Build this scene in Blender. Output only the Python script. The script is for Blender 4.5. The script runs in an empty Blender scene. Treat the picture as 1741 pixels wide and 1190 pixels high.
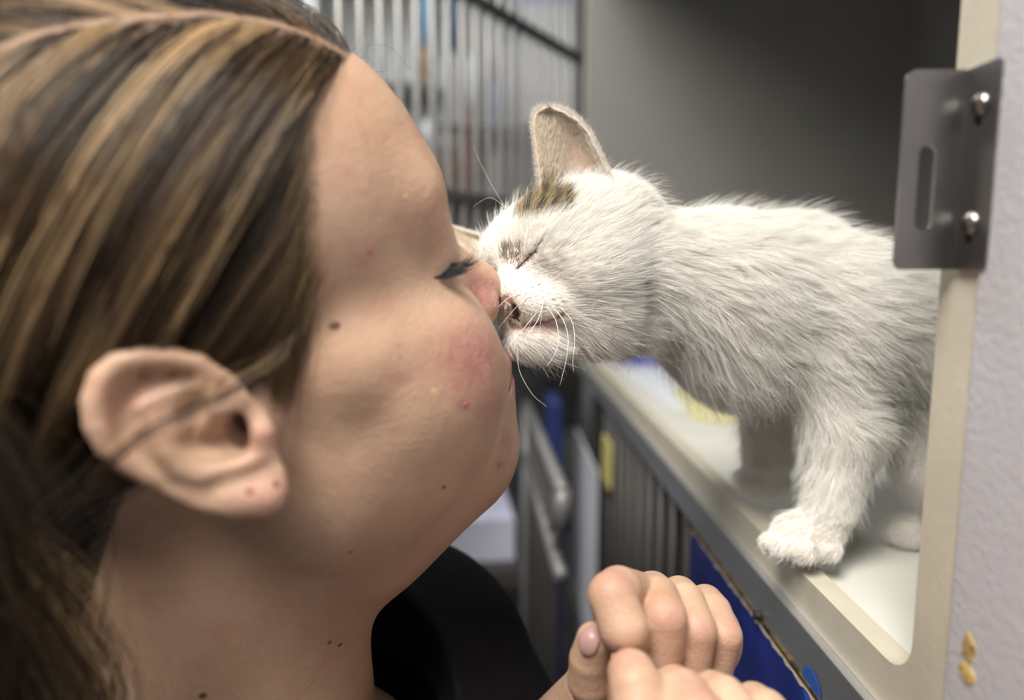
import bpy, bmesh, math, random
import numpy as np
from mathutils import Vector, Matrix

# ------------------------------------------------------------------ camera, world, light
SC = bpy.context.scene
COL = SC.collection
CAMZ = 140.0                      # camera height over the room floor, cm
LENS, SENSOR = 24.0, 36.0
FPX = 1741 * LENS / SENSOR
PITCH, YAW = math.radians(7.02), math.radians(-1.0)
cam_d = bpy.data.cameras.new('camera')
cam = bpy.data.objects.new('camera', cam_d); COL.objects.link(cam)
cam_d.lens, cam_d.sensor_width, cam_d.sensor_fit = LENS, SENSOR, 'HORIZONTAL'
cam_d.clip_start, cam_d.clip_end = 0.01, 50
cam.location = (0, 0, CAMZ * .01)
cam.rotation_euler = (math.pi / 2 - PITCH, 0, YAW)
cam_d.dof.use_dof = True
cam_d.dof.focus_distance = 0.293
cam_d.dof.aperture_fstop = 3.4
SC.camera = cam
CR = np.array(cam.rotation_euler.to_matrix())

w = bpy.data.worlds.new('room_light'); SC.world = w; w.use_nodes = True
bg = w.node_tree.nodes['Background']
bg.inputs[0].default_value = (1.0, 0.96, 0.90, 1); bg.inputs[1].default_value = 0.045

def area_light(name, loc, target, sx, sy, power, col):
    d = bpy.data.lights.new(name, 'AREA'); d.shape = 'RECTANGLE'
    d.size, d.size_y, d.energy, d.color = sx, sy, power, col
    o = bpy.data.objects.new(name, d); COL.objects.link(o)
    o.location = loc
    o.rotation_euler = (Vector(target) - Vector(loc)).to_track_quat('-Z', 'Y').to_euler()
    return o
# two ceiling fluorescent fittings of the room
area_light('ceiling_light', (-0.30, -0.36, 2.5), (-0.05, 0.1, 1.4), 0.5, 0.9, 40, (1.0, 0.96, 0.895))
area_light('ceiling_light', (-0.9, 1.7, 2.7), (-0.9, 1.7, 0), 0.6, 1.2, 22, (0.95, 0.97, 1.0))

SC.view_settings.view_transform = 'Standard'
SC.view_settings.look = 'None'
SC.view_settings.gamma = 1.0
SC.view_settings.use_curve_mapping = False
SC.view_settings.exposure = 0.0
SC.cycles.max_bounces = 6; SC.cycles.diffuse_bounces = 3; SC.cycles.glossy_bounces = 3; SC.cycles.transmission_bounces = 3; SC.cycles.transparent_max_bounces = 4
SC.cycles_curves.shape = 'RIBBONS'; SC.cycles.use_light_tree = False; SC.cycles.adaptive_threshold = .06

# ------------------------------------------------------------------ helpers
# all modelling is done in centimetres with the camera as origin; W() turns that into metres
def W(p):
    p = np.asarray(p, float)
    return p * .01 + np.array([0, 0, CAMZ * .01])

def P(px, py, d):
    """photo pixel and distance along the optical axis -> cm, camera as origin"""
    v = np.array([(px - 870.5) / FPX * d, -(py - 595) / FPX * d, -d])
    return CR @ v

def nrm(v):
    v = np.asarray(v, float); return v / np.linalg.norm(v)

def meta(o, label=None, cat=None, group=None, kind=None):
    if label: o['label'] = label
    if cat: o['category'] = cat
    if group: o['group'] = group
    if kind: o['kind'] = kind
    return o

def empty(name, loc_cm, parent=None):
    o = bpy.data.objects.new(name, None); COL.objects.link(o)
    o.location = W(loc_cm); o.empty_display_size = .02
    if parent: adopt(o, parent)
    return o

def adopt(o, parent):
    bpy.context.view_layer.update()
    o.parent = parent
    o.matrix_parent_inverse = parent.matrix_world.inverted()

def mesh_obj(name, V, F, mat=None, parent=None, smooth=True, cm=True):
    me = bpy.data.meshes.new(name)
    V = W(V) if cm else np.asarray(V)
    V = np.ascontiguousarray(V, dtype=np.float32)
    if isinstance(F, np.ndarray) and F.ndim == 2:
        n, k = F.shape
        me.vertices.add(len(V)); me.vertices.foreach_set('co', V.ravel())
        me.loops.add(n * k); me.loops.foreach_set('vertex_index', np.ascontiguousarray(F, dtype=np.int32).ravel())
        me.polygons.add(n)
        me.polygons.foreach_set('loop_start', np.arange(0, n * k, k, dtype=np.int32))
        me.update(calc_edges=True)
    else:
        me.from_pydata(V.tolist(), [], F); me.update()
    if smooth:
        me.polygons.foreach_set('use_smooth', np.ones(len(me.polygons), dtype=bool))
    if mat: me.materials.append(mat)
    o = bpy.data.objects.new(name, me); COL.objects.link(o)
    if parent: adopt(o, parent)
    return o

def bm_obj(name, bm, mat=None, parent=None, smooth=False, bevel=0):
    """bmesh in cm -> object in m"""
    if bevel:
        bmesh.ops.bevel(bm, geom=bm.edges[:], offset=bevel, segments=2, profile=.6, affect='EDGES')
    for v in bm.verts:
        v.co = Vector(W(v.co))
    bmesh.ops.recalc_face_normals(bm, faces=bm.faces)
    me = bpy.data.meshes.new(name); bm.to_mesh(me); bm.free()
    if smooth:
        me.polygons.foreach_set('use_smooth', np.ones(len(me.polygons), dtype=bool))
    if mat: me.materials.append(mat)
    o = bpy.data.objects.new(name, me); COL.objects.link(o)
    if parent: adopt(o, parent)
    return o

def box(name, lo, hi, mat=None, parent=None, bevel=0.0, rotz=0, pivot=None):
    bm = bmesh.new()
    lo, hi = np.asarray(lo, float), np.asarray(hi, float)
    c, s = (lo + hi) / 2, hi - lo
    m = Matrix.Translation(c) @ Matrix.Diagonal((s[0], s[1], s[2], 1))
    if rotz:
        pv = Vector(pivot if pivot is not None else c)
        m = Matrix.Translation(pv) @ Matrix.Rotation(rotz, 4, 'Z') @ Matrix.Translation(-pv) @ m
    bmesh.ops.create_cube(bm, size=1, matrix=m)
    return bm_obj(name, bm, mat, parent, bevel=bevel, smooth=False)

def tube(name, pts, r, mat=None, parent=None, seg=10):
    """round bar through points (cm), capped"""
    pts = [np.asarray(p, float) for p in pts]
    rs = r if hasattr(r, '__len__') else [r] * len(pts)
    V, F = [], []
    t0 = nrm(pts[1] - pts[0])
    up = np.array([0, 0, 1.]) if abs(t0[2]) < .9 else np.array([1., 0, 0])
    for i, p in enumerate(pts):
        a = pts[min(i + 1, len(pts) - 1)] - pts[max(i - 1, 0)]
        t = nrm(a); u = nrm(np.cross(t, up)); v = np.cross(u, t)
        for k in range(seg):
            an = 2 * math.pi * k / seg
            V.append(p + rs[i] * (math.cos(an) * u + math.sin(an) * v))
    n = len(pts)
    for i in range(n - 1):
        for k in range(seg):
            F.append((i * seg + k, i * seg + (k + 1) % seg, (i + 1) * seg + (k + 1) % seg, (i + 1) * seg + k))
    F.append(tuple(range(seg))[::-1]); F.append(tuple((n - 1) * seg + k for k in range(seg)))
    return mesh_obj(name, V, F, mat, parent)

# ------------------------------------------------------------------ materials
def new_mat(name):
    m = bpy.data.materials.new(name); m.use_nodes = True
    return m, m.node_tree, m.node_tree.nodes['Principled BSDF']

def plain(name, col, rough=.5, metal=0, var=0.0, scale=30, bump=0.0, bscale=200, spec=.5, stretch=None, bdist=.001):
    m, nt, b = new_mat(name)
    b.inputs['Roughness'].default_value = rough
    b.inputs['Metallic'].default_value = metal
    b.inputs['Specular IOR Level'].default_value = spec
    tc = nt.nodes.new('ShaderNodeTexCoord')
    mp = nt.nodes.new('ShaderNodeMapping')
    if stretch: mp.inputs['Scale'].default_value = stretch
    nt.links.new(tc.outputs['Object'], mp.inputs[0])
    n = nt.nodes.new('ShaderNodeTexNoise'); n.inputs['Scale'].default_value = scale; n.inputs['Detail'].default_value = 3
    nt.links.new(mp.outputs[0], n.inputs['Vector'])
    r = nt.nodes.new('ShaderNodeValToRGB')
    c = np.array(col)
    r.color_ramp.elements[0].position = .3; r.color_ramp.elements[1].position = .7
    r.color_ramp.elements[0].color = (*np.clip(c * (1 - var), 0, 1), 1)
    r.color_ramp.elements[1].color = (*np.clip(c * (1 + var), 0, 1), 1)
    nt.links.new(n.outputs[0], r.inputs[0]); nt.links.new(r.outputs[0], b.inputs['Base Color'])
    if bump:
        n2 = nt.nodes.new('ShaderNodeTexNoise'); n2.inputs['Scale'].default_value = bscale; n2.inputs['Detail'].default_value = 2
        nt.links.new(mp.outputs[0], n2.inputs['Vector'])
        bp = nt.nodes.new('ShaderNodeBump'); bp.inputs['Strength'].default_value = bump; bp.inputs['Distance'].default_value = bdist
        nt.links.new(n2.outputs[0], bp.inputs['Height']); nt.links.new(bp.outputs[0], b.inputs['Normal'])
    return m

# ------------------------------------------------------------------ implicit modelling
def smin(a, b, k):
    if k <= 0: return np.minimum(a, b)
    h = np.maximum(k - np.abs(a - b), 0) / k
    return np.minimum(a, b) - h * h * (k * .25)

class Field:
    def __init__(s, lo, hi, h):
        s.lo, s.h = np.asarray(lo, float), h
        s.n = np.ceil((np.asarray(hi, float) - s.lo) / h).astype(int) + 1
        s.ax = [(s.lo[i] + h * np.arange(s.n[i])).astype(np.float32) for i in range(3)]
        s.D = np.full(s.n, 50., np.float32)
    def sub(s, lo, hi):
        a = np.clip(np.floor((np.asarray(lo) - s.lo) / s.h).astype(int), 0, s.n - 1)
        b = np.clip(np.ceil((np.asarray(hi) - s.lo) / s.h).astype(int) + 1, 1, s.n)
        sl = tuple(slice(a[i], b[i]) for i in range(3))
        x = s.ax[0][sl[0]][:, None, None]; y = s.ax[1][sl[1]][None, :, None]; z = s.ax[2][sl[2]][None, None, :]
        return sl, x, y, z
    def op(s, fn, lo, hi, k=0., mode='u'):
        m = max(k, .3) + 2 * s.h
        sl, x, y, z = s.sub(np.asarray(lo) - m, np.asarray(hi) + m)
        if any(q.stop <= q.start for q in sl): return
        d = fn(x, y, z); A = s.D[sl]
        if mode == 'u': s.D[sl] = smin(A, d, k)
        elif mode == 's': s.D[sl] = -smin(-A, d, k)
        elif mode == 'add': s.D[sl] = A + d
    # --- primitives
    def ell(s, c, r, k=0., mode='u', R=None, mir=False):
        c = np.asarray(c, float); r = np.asarray(r, float)
        for sg in ((1, -1) if mir else (1,)):
            cc = c * np.array([1, sg, 1])
            RR = None if R is None else np.asarray(R, float) * np.array([1, sg, 1])
            def fn(x, y, z):
                dx, dy, dz = x - cc[0], y - cc[1], z - cc[2]
                if RR is not None:
                    dx, dy, dz = (RR[i][0] * dx + RR[i][1] * dy + RR[i][2] * dz for i in range(3))
                k0 = np.sqrt((dx / r[0]) ** 2 + (dy / r[1]) ** 2 + (dz / r[2]) ** 2)
                k1 = np.sqrt((dx / r[0] ** 2) ** 2 + (dy / r[1] ** 2) ** 2 + (dz / r[2] ** 2) ** 2)
                return (k0 * (k0 - 1) / np.maximum(k1, 1e-6)).astype(np.float32)
            e = r if RR is None else np.sqrt(((RR * r[:, None]) ** 2).sum(0))
            s.op(fn, cc - e, cc + e, k, mode)
    def sph(s, c, r, k=0., mode='u', mir=False): s.ell(c, (r, r, r), k, mode, None, mir)
    def cone(s, a, b, ra, rb, k=0., mode='u', mir=False):
        a = np.asarray(a, float); b = np.asarray(b, float)
        for sg in ((1, -1) if mir else (1,)):
            m = np.array([1, sg, 1]); A, B = a * m, b * m; ba = B - A; l2 = max(ba @ ba, 1e-9)
            def fn(x, y, z):
                dx, dy, dz = x - A[0], y - A[1], z - A[2]
                t = np.clip((dx * ba[0] + dy * ba[1] + dz * ba[2]) / l2, 0, 1)
                return (np.sqrt((dx - t * ba[0]) ** 2 + (dy - t * ba[1]) ** 2 + (dz - t * ba[2]) ** 2) - (ra + t * (rb - ra))).astype(np.float32)
            rr = max(ra, rb)
            s.op(fn, np.minimum(A, B) - rr, np.maximum(A, B) + rr, k, mode)
    def chain(s, pts, rs, k=0., mode='u', mir=False, kk=None):
        if not hasattr(rs, '__len__'): rs = [rs] * len(pts)
        pts = [np.asarray(p, float) for p in pts]
        kk = min(rs) * .5 if kk is None else kk
        for sg in ((1, -1) if mir else (1,)):
            m = np.array([1, sg, 1]); Q = [p * m for p in pts]
            def fn(x, y, z):
                D = None
                for i in range(len(Q) - 1):
                    A, B = Q[i], Q[i + 1]; ba = B - A; l2 = max(ba @ ba, 1e-9)
                    dx, dy, dz = x - A[0], y - A[1], z - A[2]
                    t = np.clip((dx * ba[0] + dy * ba[1] + dz * ba[2]) / l2, 0, 1)
                    d = np.sqrt((dx - t * ba[0]) ** 2 + (dy - t * ba[1]) ** 2 + (dz - t * ba[2]) ** 2) - (rs[i] + t * (rs[i + 1] - rs[i]))
                    D = d if D is None else smin(D, d, kk)
                return D.astype(np.float32)
            rr = max(rs)
            s.op(fn, np.min(Q, 0) - rr, np.max(Q, 0) + rr, k, mode)
    def push(s, c, r, amt):
        """local swelling (amt>0) or hollow (amt<0) of the surface, soft bump of radius r"""
        c = np.asarray(c, float); r = np.broadcast_to(np.asarray(r, float), 3)
        def fn(x, y, z):
            q = ((x - c[0]) / r[0]) ** 2 + ((y - c[1]) / r[1]) ** 2 + ((z - c[2]) / r[2]) ** 2
            return (-amt * np.maximum(1 - q, 0) ** 2).astype(np.float32)
        s.op(fn, c - r, c + r, 0, 'add')
    def mesh(s, relax=1):
        D, h = s.D, s.h
        D = D.copy()
        for ax in range(3):        # close the surface at the block's border
            sl = [slice(None)] * 3
            for e in (0, -1):
                sl[ax] = e; D[tuple(sl)] = np.maximum(D[tuple(sl)], h * .5)
        S = D < 0
        n = np.array(D.shape)
        cnt = np.zeros(n - 1, np.int8)
        C = [(i, j, k) for i in (0, 1) for j in (0, 1) for k in (0, 1)]
        for i, j, k in C:
            cnt += S[i:n[0] - 1 + i, j:n[1] - 1 + j, k:n[2] - 1 + k]
        act = np.argwhere((cnt > 0) & (cnt < 8))
        idx = np.full(n - 1, -1, np.int32); idx[tuple(act.T)] = np.arange(len(act))
        vals = [D[act[:, 0] + i, act[:, 1] + j, act[:, 2] + k] for i, j, k in C]
        acc = np.zeros((len(act), 3)); num = np.zeros(len(act))
        for a in range(8):
            for b in range(a + 1, 8):
                df = np.array(C[b]) - np.array(C[a])
                if np.abs(df).sum() != 1: continue
                va, vb = vals[a], vals[b]
                m = (va < 0) != (vb < 0)
                t = np.where(m, va / np.where(m, va - vb, 1), 0)
                acc += m[:, None] * (np.array(C[a]) + t[:, None] * df); num += m
        V = (act + acc / num[:, None]) * h + s.lo
        Fs = []
        for ax in range(3):
            o1, o2 = [(1, 2), (2, 0), (0, 1)][ax]
            sl0 = [slice(None)] * 3; sl1 = [slice(None)] * 3
            sl0[ax] = slice(0, -1); sl1[ax] = slice(1, None)
            for q in (o1, o2):
                sl0[q] = slice(1, -1); sl1[q] = slice(1, -1)
            a, b = S[tuple(sl0)], S[tuple(sl1)]
            e = np.argwhere(a != b)
            fl = a[tuple(e.T)]
            e = e.copy(); e[:, o1] += 1; e[:, o2] += 1
            def cell(d1, d2):
                c = e.copy(); c[:, o1] -= d1; c[:, o2] -= d2
                return idx[c[:, 0], c[:, 1], c[:, 2]]
            q = np.stack([cell(1, 1), cell(0, 1), cell(0, 0), cell(1, 0)], 1)
            q[~fl] = q[~fl][:, ::-1]
            Fs.append(q)
        F = np.concatenate(Fs); F = F[(F >= 0).all(1)]
        for _ in range(relax):
            A = np.zeros_like(V); cn = np.zeros(len(V))
            for i in range(4):
                for j in ((i + 1) % 4, (i - 1) % 4):
                    for c in range(3): A[:, c] += np.bincount(F[:, i], V[F[:, j], c], len(V))
                    cn += np.bincount(F[:, i], minlength=len(V))
            V = V * .5 + .5 * A / np.maximum(cn, 1)[:, None]
        return V, F

def vnormals(V, F):
    n = np.cross(V[F[:, 2]] - V[F[:, 0]], V[F[:, 3]] - V[F[:, 1]])
    N = np.zeros_like(V)
    for i in range(4):
        for c in range(3): N[:, c] += np.bincount(F[:, i], n[:, c], len(V))
    return N / np.maximum(np.linalg.norm(N, axis=1), 1e-9)[:, None]

def set_attr(o, name, vals, typ='FLOAT'):
    a = o.data.attributes.new(name, typ, 'POINT')
    key = {'FLOAT': 'value', 'FLOAT_COLOR': 'color', 'FLOAT_VECTOR': 'vector'}[typ]
    a.data.foreach_set(key, np.ascontiguousarray(vals, dtype=np.float32).ravel())

def strands(name, paths, radius, mat, parent=None, cols=None):
    """paths (n, k, 3) in cm -> a hair curves object; radius (n, k) or (k,) in cm; cols (n, 3)"""
    paths = np.asarray(paths); n, k = paths.shape[:2]
    hc = bpy.data.hair_curves.new(name)
    hc.add_curves([k] * n)
    hc.attributes['position'].data.foreach_set('vector', np.ascontiguousarray(W(paths.reshape(-1, 3)), dtype=np.float32).ravel())
    ra = hc.attributes.get('radius') or hc.attributes.new('radius', 'FLOAT', 'POINT')
    ra.data.foreach_set('value', np.ascontiguousarray(np.broadcast_to(radius, (n, k)) * .01, dtype=np.float32).ravel())
    if cols is not None:
        a = hc.attributes.new('col', 'FLOAT_COLOR', 'CURVE')
        c4 = np.ones((n, 4), np.float32); c4[:, :3] = cols
        a.data.foreach_set('color', c4.ravel())
    hc.materials.append(mat)
    o = bpy.data.objects.new(name, hc); COL.objects.link(o)
    if parent: adopt(o, parent)
    return o
# ================================================================== the room
X0 = 15.0            # front plane of the cage bank, running straight away from the camera
M_wall = plain('painted_wall', (.62, .63, .62), .7, var=.05, scale=6, bump=.1)
M_floor = plain('vinyl_floor', (.30, .29, .30), .45, var=.12, scale=8)
M_ceil = plain('ceiling_tile', (.75, .75, .73), .8, var=.04)
fl = box('floor', (-260, -160, -142), (160, 330, -140), M_floor); meta(fl, 'grey vinyl floor of the cattery room', kind='structure')
wb = box('wall_back', (-260, 262, -140), (160, 268, 130), M_wall); meta(wb, 'pale grey wall at the end of the room', kind='structure')
wl = box('wall_left', (-266, -160, -140), (-260, 268, 130), M_wall); meta(wl, 'pale grey side wall left of the aisle', kind='structure')

# ------------------------------------------------------------------ kennel cage
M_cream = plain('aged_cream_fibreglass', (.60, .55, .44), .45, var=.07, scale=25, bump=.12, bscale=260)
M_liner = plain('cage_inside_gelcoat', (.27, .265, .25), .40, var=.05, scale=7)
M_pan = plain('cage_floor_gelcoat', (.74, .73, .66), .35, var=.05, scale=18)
M_alu = plain('brushed_aluminium', (.62, .63, .65), .36, .9, var=.06, scale=60, stretch=(1, .02, 1), bump=.05, bscale=400)
M_steel = plain('worn_stainless_steel', (.27, .26, .26), .38, 1.0, var=.12, scale=45, bump=.12, bscale=500, bdist=.0004)
M_screw = plain('nickel_screw', (.42, .40, .37), .3, 1.0, var=.1, scale=300)
M_dark = plain('bolt_and_recess_shade', (.012, .011, .010), .6)  # near black for the bolt, and for shade painted on the screw heads

def plate(name, outline, holes, th, org, au, av, mat, parent, bev=.0):
    """flat plate from a 2-D outline (cm) with holes, thickness th along au x av"""
    bm = bmesh.new(); org, au, av = (np.asarray(q, float) for q in (org, au, av)); nn = np.cross(au, av)
    for loop in [outline] + list(holes):
        vs = [bm.verts.new(org + au * a + av * b) for a, b in loop]
        for i in range(len(vs)): bm.edges.new((vs[i - 1], vs[i]))
    bmesh.ops.triangle_fill(bm, use_beauty=True, use_dissolve=False, edges=bm.edges[:])
    r = bmesh.ops.extrude_face_region(bm, geom=bm.faces[:])
    for v in [e for e in r['geom'] if isinstance(e, bmesh.types.BMVert)]: v.co += Vector(nn * th)
    return bm_obj(name, bm, mat, parent)
def rrect(a0, a1, b0, b1, r, n=6):
    o = []
    for cx, cy, s in ((a1 - r, b1 - r, 0), (a0 + r, b1 - r, 90), (a0 + r, b0 + r, 180), (a1 - r, b0 + r, 270)):
        for i in range(n + 1):
            t = math.radians(s + 90 * i / n); o.append((cx + r * math.cos(t), cy + r * math.sin(t)))
    return o
Y0, Y1, ZS, ZT = 23.15, 128.9, -15.15, 56.0
cage = empty('kennel_cage', (X0 + 30, 75, -17)); meta(cage, 'open cream fibreglass kennel cage the kitten stands in', 'cage')
ff = plate('front_frame', rrect(21.05, 129.2, -17.25, 62, .05, 1), [rrect(Y0, Y1, ZS, ZT, 1.5, 8)], 1.1, (X0, 0, 0), (0, 1, 0), (0, 0, 1), M_cream, cage)
ff['label'] = 'yellowed cream front frame with rounded opening'
bv = ff.modifiers.new('soft_edge', 'BEVEL'); bv.width = .0022; bv.segments = 3; bv.limit_method = 'ANGLE'
box('floor_pan', (X0 + 1.0, 21.2, -17.2), (X0 + 62, 129, -15.5), M_pan, cage)['label'] = 'off-white cage floor'
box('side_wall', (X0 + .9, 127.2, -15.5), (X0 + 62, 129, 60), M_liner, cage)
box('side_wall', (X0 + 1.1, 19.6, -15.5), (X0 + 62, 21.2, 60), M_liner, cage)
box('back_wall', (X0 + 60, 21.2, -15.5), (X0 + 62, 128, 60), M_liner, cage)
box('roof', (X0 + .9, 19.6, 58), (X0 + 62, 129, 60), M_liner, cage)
box('edge_strip', (X0 - .45, 17, -19.55), (X0 + .2, 131, -17.25), M_alu, cage, bevel=.06)['label'] = 'brushed aluminium edge strip'
# neighbouring painted partition next to the opening
m, nt, b = new_mat('lilac_grey_textured_paint')
tc = nt.nodes.new('ShaderNodeTexCoord')
nz = nt.nodes.new('ShaderNodeTexNoise'); nz.inputs['Scale'].default_value = 400; nz.inputs['Detail'].default_value = 3
nt.links.new(tc.outputs['Object'], nz.inputs['Vector'])
bp = nt.nodes.new('ShaderNodeBump'); bp.inputs['Strength'].default_value = .4; bp.inputs['Distance'].default_value = .0009
nt.links.new(nz.outputs[0], bp.inputs['Height']); nt.links.new(bp.outputs[0], b.inputs['Normal'])
n2 = nt.nodes.new('ShaderNodeTexNoise'); n2.inputs['Scale'].default_value = 22; n2.inputs['Detail'].default_value = 6
nt.links.new(tc.outputs['Object'], n2.inputs['Vector'])
rp = nt.nodes.new('ShaderNodeValToRGB')
rp.color_ramp.elements[0].position = .26; rp.color_ramp.elements[0].color = (.40, .33, .27, 1)
rp.color_ramp.elements[1].position = .36; rp.color_ramp.elements[1].color = (.54, .52, .55, 1)
nt.links.new(n2.outputs[0], rp.inputs[0]); nt.links.new(rp.outputs[0], b.inputs['Base Color']); b.inputs['Roughness'].default_value = .55
M_lilac = m
part = box('partition_panel', (X0 - .12, -25, -60), (X0 + 1.6, 21.15, 62), M_lilac, None, bevel=.1)
meta(part, 'lilac grey textured partition panel beside the latch plate', 'panel')
M_chip = plain('exposed_gold_filler', (.55, .38, .14), .6, var=.45, scale=220, bump=.6, bscale=300)
rgp = random.Random(4)
for (px, py, a, bb) in ((1646, 1101, .30, .46), (1643, 1145, .36, .34)):
    d = (X0 - .12) * FPX / (px - 850)
    c = P(px, py, d); c[0] = X0 - .12
    bm = bmesh.new(); ring = []
    for i in range(18):
        t = 2 * math.pi * i / 18; r = rgp.uniform(.75, 1.15)
        ring.append(bm.verts.new((c[0] - .02 - rgp.uniform(0, .03), c[1] + a * r * math.cos(t), c[2] + bb * r * math.sin(t))))
    ctr = bm.verts.new((c[0] - .05, c[1], c[2])); base = [bm.verts.new((X0 - .1, v.co.y, v.co.z)) for v in ring]
    for i in range(18):
        bm.faces.new((ctr, ring[i - 1], ring[i])); bm.faces.new((ring[i - 1], base[i - 1], base[i], ring[i]))
    o = bm_obj('paint_chip', bm, M_chip, part); o['label'] = 'gold brown chip in the paint'
# latch strike: angle plate with a slot and two screws
strike = empty('latch_strike', (X0, 22.2, 3), cage); strike['label'] = 'stainless steel latch strike plate'
zb, zt = -.12, 6.15
slot = rrect(.55, 1.12, 1.25, 3.95, .27, 8)
hb = [(a, b + zb) for a, b in slot]
out = rrect(0, 2.12, zb, zt, .32, 6)
plate('slotted_flange', [(a, b) for a, b in out], [hb], .16, (X0 - 2.14, 22.35, 0), (1, 0, 0), (0, 0, 1), M_steel, cage)
fl2 = rrect(0, 1.62, zb, zt, .18, 4)
keys = []
for zc in (zb + 1.45, zb + 5.05):
    keys.append(rrect(.62, 1.0, zc - .62, zc + .2, .18, 6))
plate('screw_flange', fl2, keys, -.16, (X0 - .03, 20.75, 0), (0, 1, 0), (0, 0, 1), M_steel, cage)
for zc in (zb + 1.45, zb + 5.05):
    for k, z2 in enumerate((zc,)):
        bm = bmesh.new()
        bmesh.ops.create_uvsphere(bm, u_segments=24, v_segments=12, radius=.36, matrix=Matrix.Translation((X0 - .2, 21.55, z2)) @ Matrix.Diagonal((.62, 1, 1, 1)))
        bmesh.ops.delete(bm, geom=[v for v in bm.verts if v.co.x > X0 - .17], context='VERTS')
        s = bm_obj('screw', bm, M_screw, cage, smooth=True)
        for rot in (25, 115):
            box('cross_recess_shade', (X0 - .43, 21.51, z2 - .15), (X0 - .36, 21.59, z2 + .15), M_dark, s)  # proud dark bar paints the shade of a recess
            q = bpy.data.objects[s.children[-1].name]
            pv = Vector(W((X0 - .4, 21.55, z2))); q.data.transform(Matrix.Translation(pv) @ Matrix.Rotation(math.radians(rot), 4, 'X') @ Matrix.Translation(-pv))
COL.objects.unlink(strike); bpy.data.objects.remove(strike)
# things on the cage floor
M_blue = plain('blue_plastic', (.01, .06, .50), .4)
bm = bmesh.new()
bmesh.ops.create_cone(bm, cap_ends=True, segments=32, radius1=6.2, radius2=5.0, depth=4.0, matrix=Matrix.Translation((X0 + 10.5, 112, -13.5)))
bmesh.ops.inset_region(bm, faces=[f for f in bm.faces if f.normal.z > .9], thickness=.5)
for f in bm.faces:
    if f.normal.z > .9 and len(f.verts) > 8:
        for v in f.verts: v.co.z -= 2.6
bowl = bm_obj('food_bowl', bm, M_blue, None, smooth=False); meta(bowl, 'blue plastic pet bowl at the far end of the cage', 'bowl')
M_paper = plain('white_paper', (.72, .76, .80), .7, var=.04)
M_ypaper = plain('yellow_paper', (.74, .70, .36), .7, var=.06)
p1 = box('paper_sheet', (X0 + 3.5, 74, -15.5), (X0 + 24, 101, -15.42), M_paper, rotz=.04); meta(p1, 'white paper sheet lining the cage floor', 'paper')
p2_ = box('yellow_leaflet', (X0 + 5.5, 66, -15.42), (X0 + 13, 84, -15.34), M_ypaper, rotz=-.12); meta(p2_, 'pale yellow leaflet lying on the white paper sheet', 'paper')

# ------------------------------------------------------------------ lower cage with bars and blue panel
M_bar = plain('grey_powder_coated_bar', (.22, .22, .22), .45, .3, var=.1)
M_bardark = plain('dark_bar', (.055, .05, .047), .5, .3, var=.1)
M_pblue = plain('worn_blue_laminate', (.010, .022, .17), .35, var=.35, scale=30)
M_lblue = plain('light_blue_print', (.03, .10, .38), .4)
M_torn = plain('torn_paper_core', (.55, .47, .38), .9, var=.2, scale=200)
low = empty('kennel_cage', (X0 + 30, 75, -140)); meta(low, 'lower barred cage under the aluminium edge strip', 'cage')
box('inner_shade_block', (X0 + 3, 17, -66), (X0 + 60, 131, -20.5), plain('cage_inside_shade', (.03, .03, .03), .7), low)  # solid near-black block, painted shade in place of the hollow cage
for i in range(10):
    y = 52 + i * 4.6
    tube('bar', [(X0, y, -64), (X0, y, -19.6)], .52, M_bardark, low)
box('bottom_rail', (X0 - .8, 17, -66), (X0 + .8, 131, -64), M_bar, low)
box('plinth', (X0 - .5, 17, -140), (X0 + 60, 131, -66), plain('cage_plinth', (.22, .22, .22), .6), low)
bp_ = box('blue_panel', (X0 - .5, 17, -64), (X0 - .1, 49.6, -19.6), M_pblue, low); bp_['label'] = 'scuffed dark blue panel with torn upper edge'
box('worn_edge', (X0 - .56, 17, -19.78), (X0 - .1, 49.6, -19.55), plain('worn_brass_edge', (.16, .10, .035), .4, .6, var=.9, scale=90), low)
rgt = random.Random(2); V, F = [], []
for i in range(80):
    y = 17 + i * 32.4 / 79; w_ = .12 + .25 * abs(math.sin(i * .9)) * rgt.random() + .1 * rgt.random()
    V += [(X0 - .53, y, -19.75), (X0 - .55, y, -19.75 - w_)]
F = [(2 * i, 2 * i + 1, 2 * i + 3, 2 * i + 2) for i in range(79)]
tr = mesh_obj('torn_edge', V, F, M_torn, low, smooth=False)
sm = tr.modifiers.new('thick', 'SOLIDIFY'); sm.thickness = .0004; sm.offset = 1
for px, py, r, mt, nm in ((1291, 1046, .28, M_dark, 'bolt'), (1377, 1172, 1.0, M_lblue, 'printed_dot')):
    d = (X0 - .5) * FPX / (px - 850); c = P(px, py, d)
    bm = bmesh.new(); th = .35 if nm == 'bolt' else .02
    bmesh.ops.create_cone(bm, cap_ends=True, segments=24, radius1=r, radius2=r * .9, depth=th, matrix=Matrix.Translation((X0 - .5 - th / 2, c[1], c[2])) @ Matrix.Rotation(-math.pi / 2, 4, 'Y'))
    bm_obj(nm, bm, mt, low)
wp = box('white_door_card', (X0 - .6, 100, -62), (X0 - .2, 128, -31), plain('white_card', (.62, .62, .66), .6), low); wp['label'] = 'white card on the far lower cage'
yt = box('cage_tag', (X0 - .9, 86, -29), (X0 - .55, 92, -23), plain('yellow_tag', (.62, .55, .18), .6)); meta(yt, 'yellow tag hanging on the lower cage front', 'tag')

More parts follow.
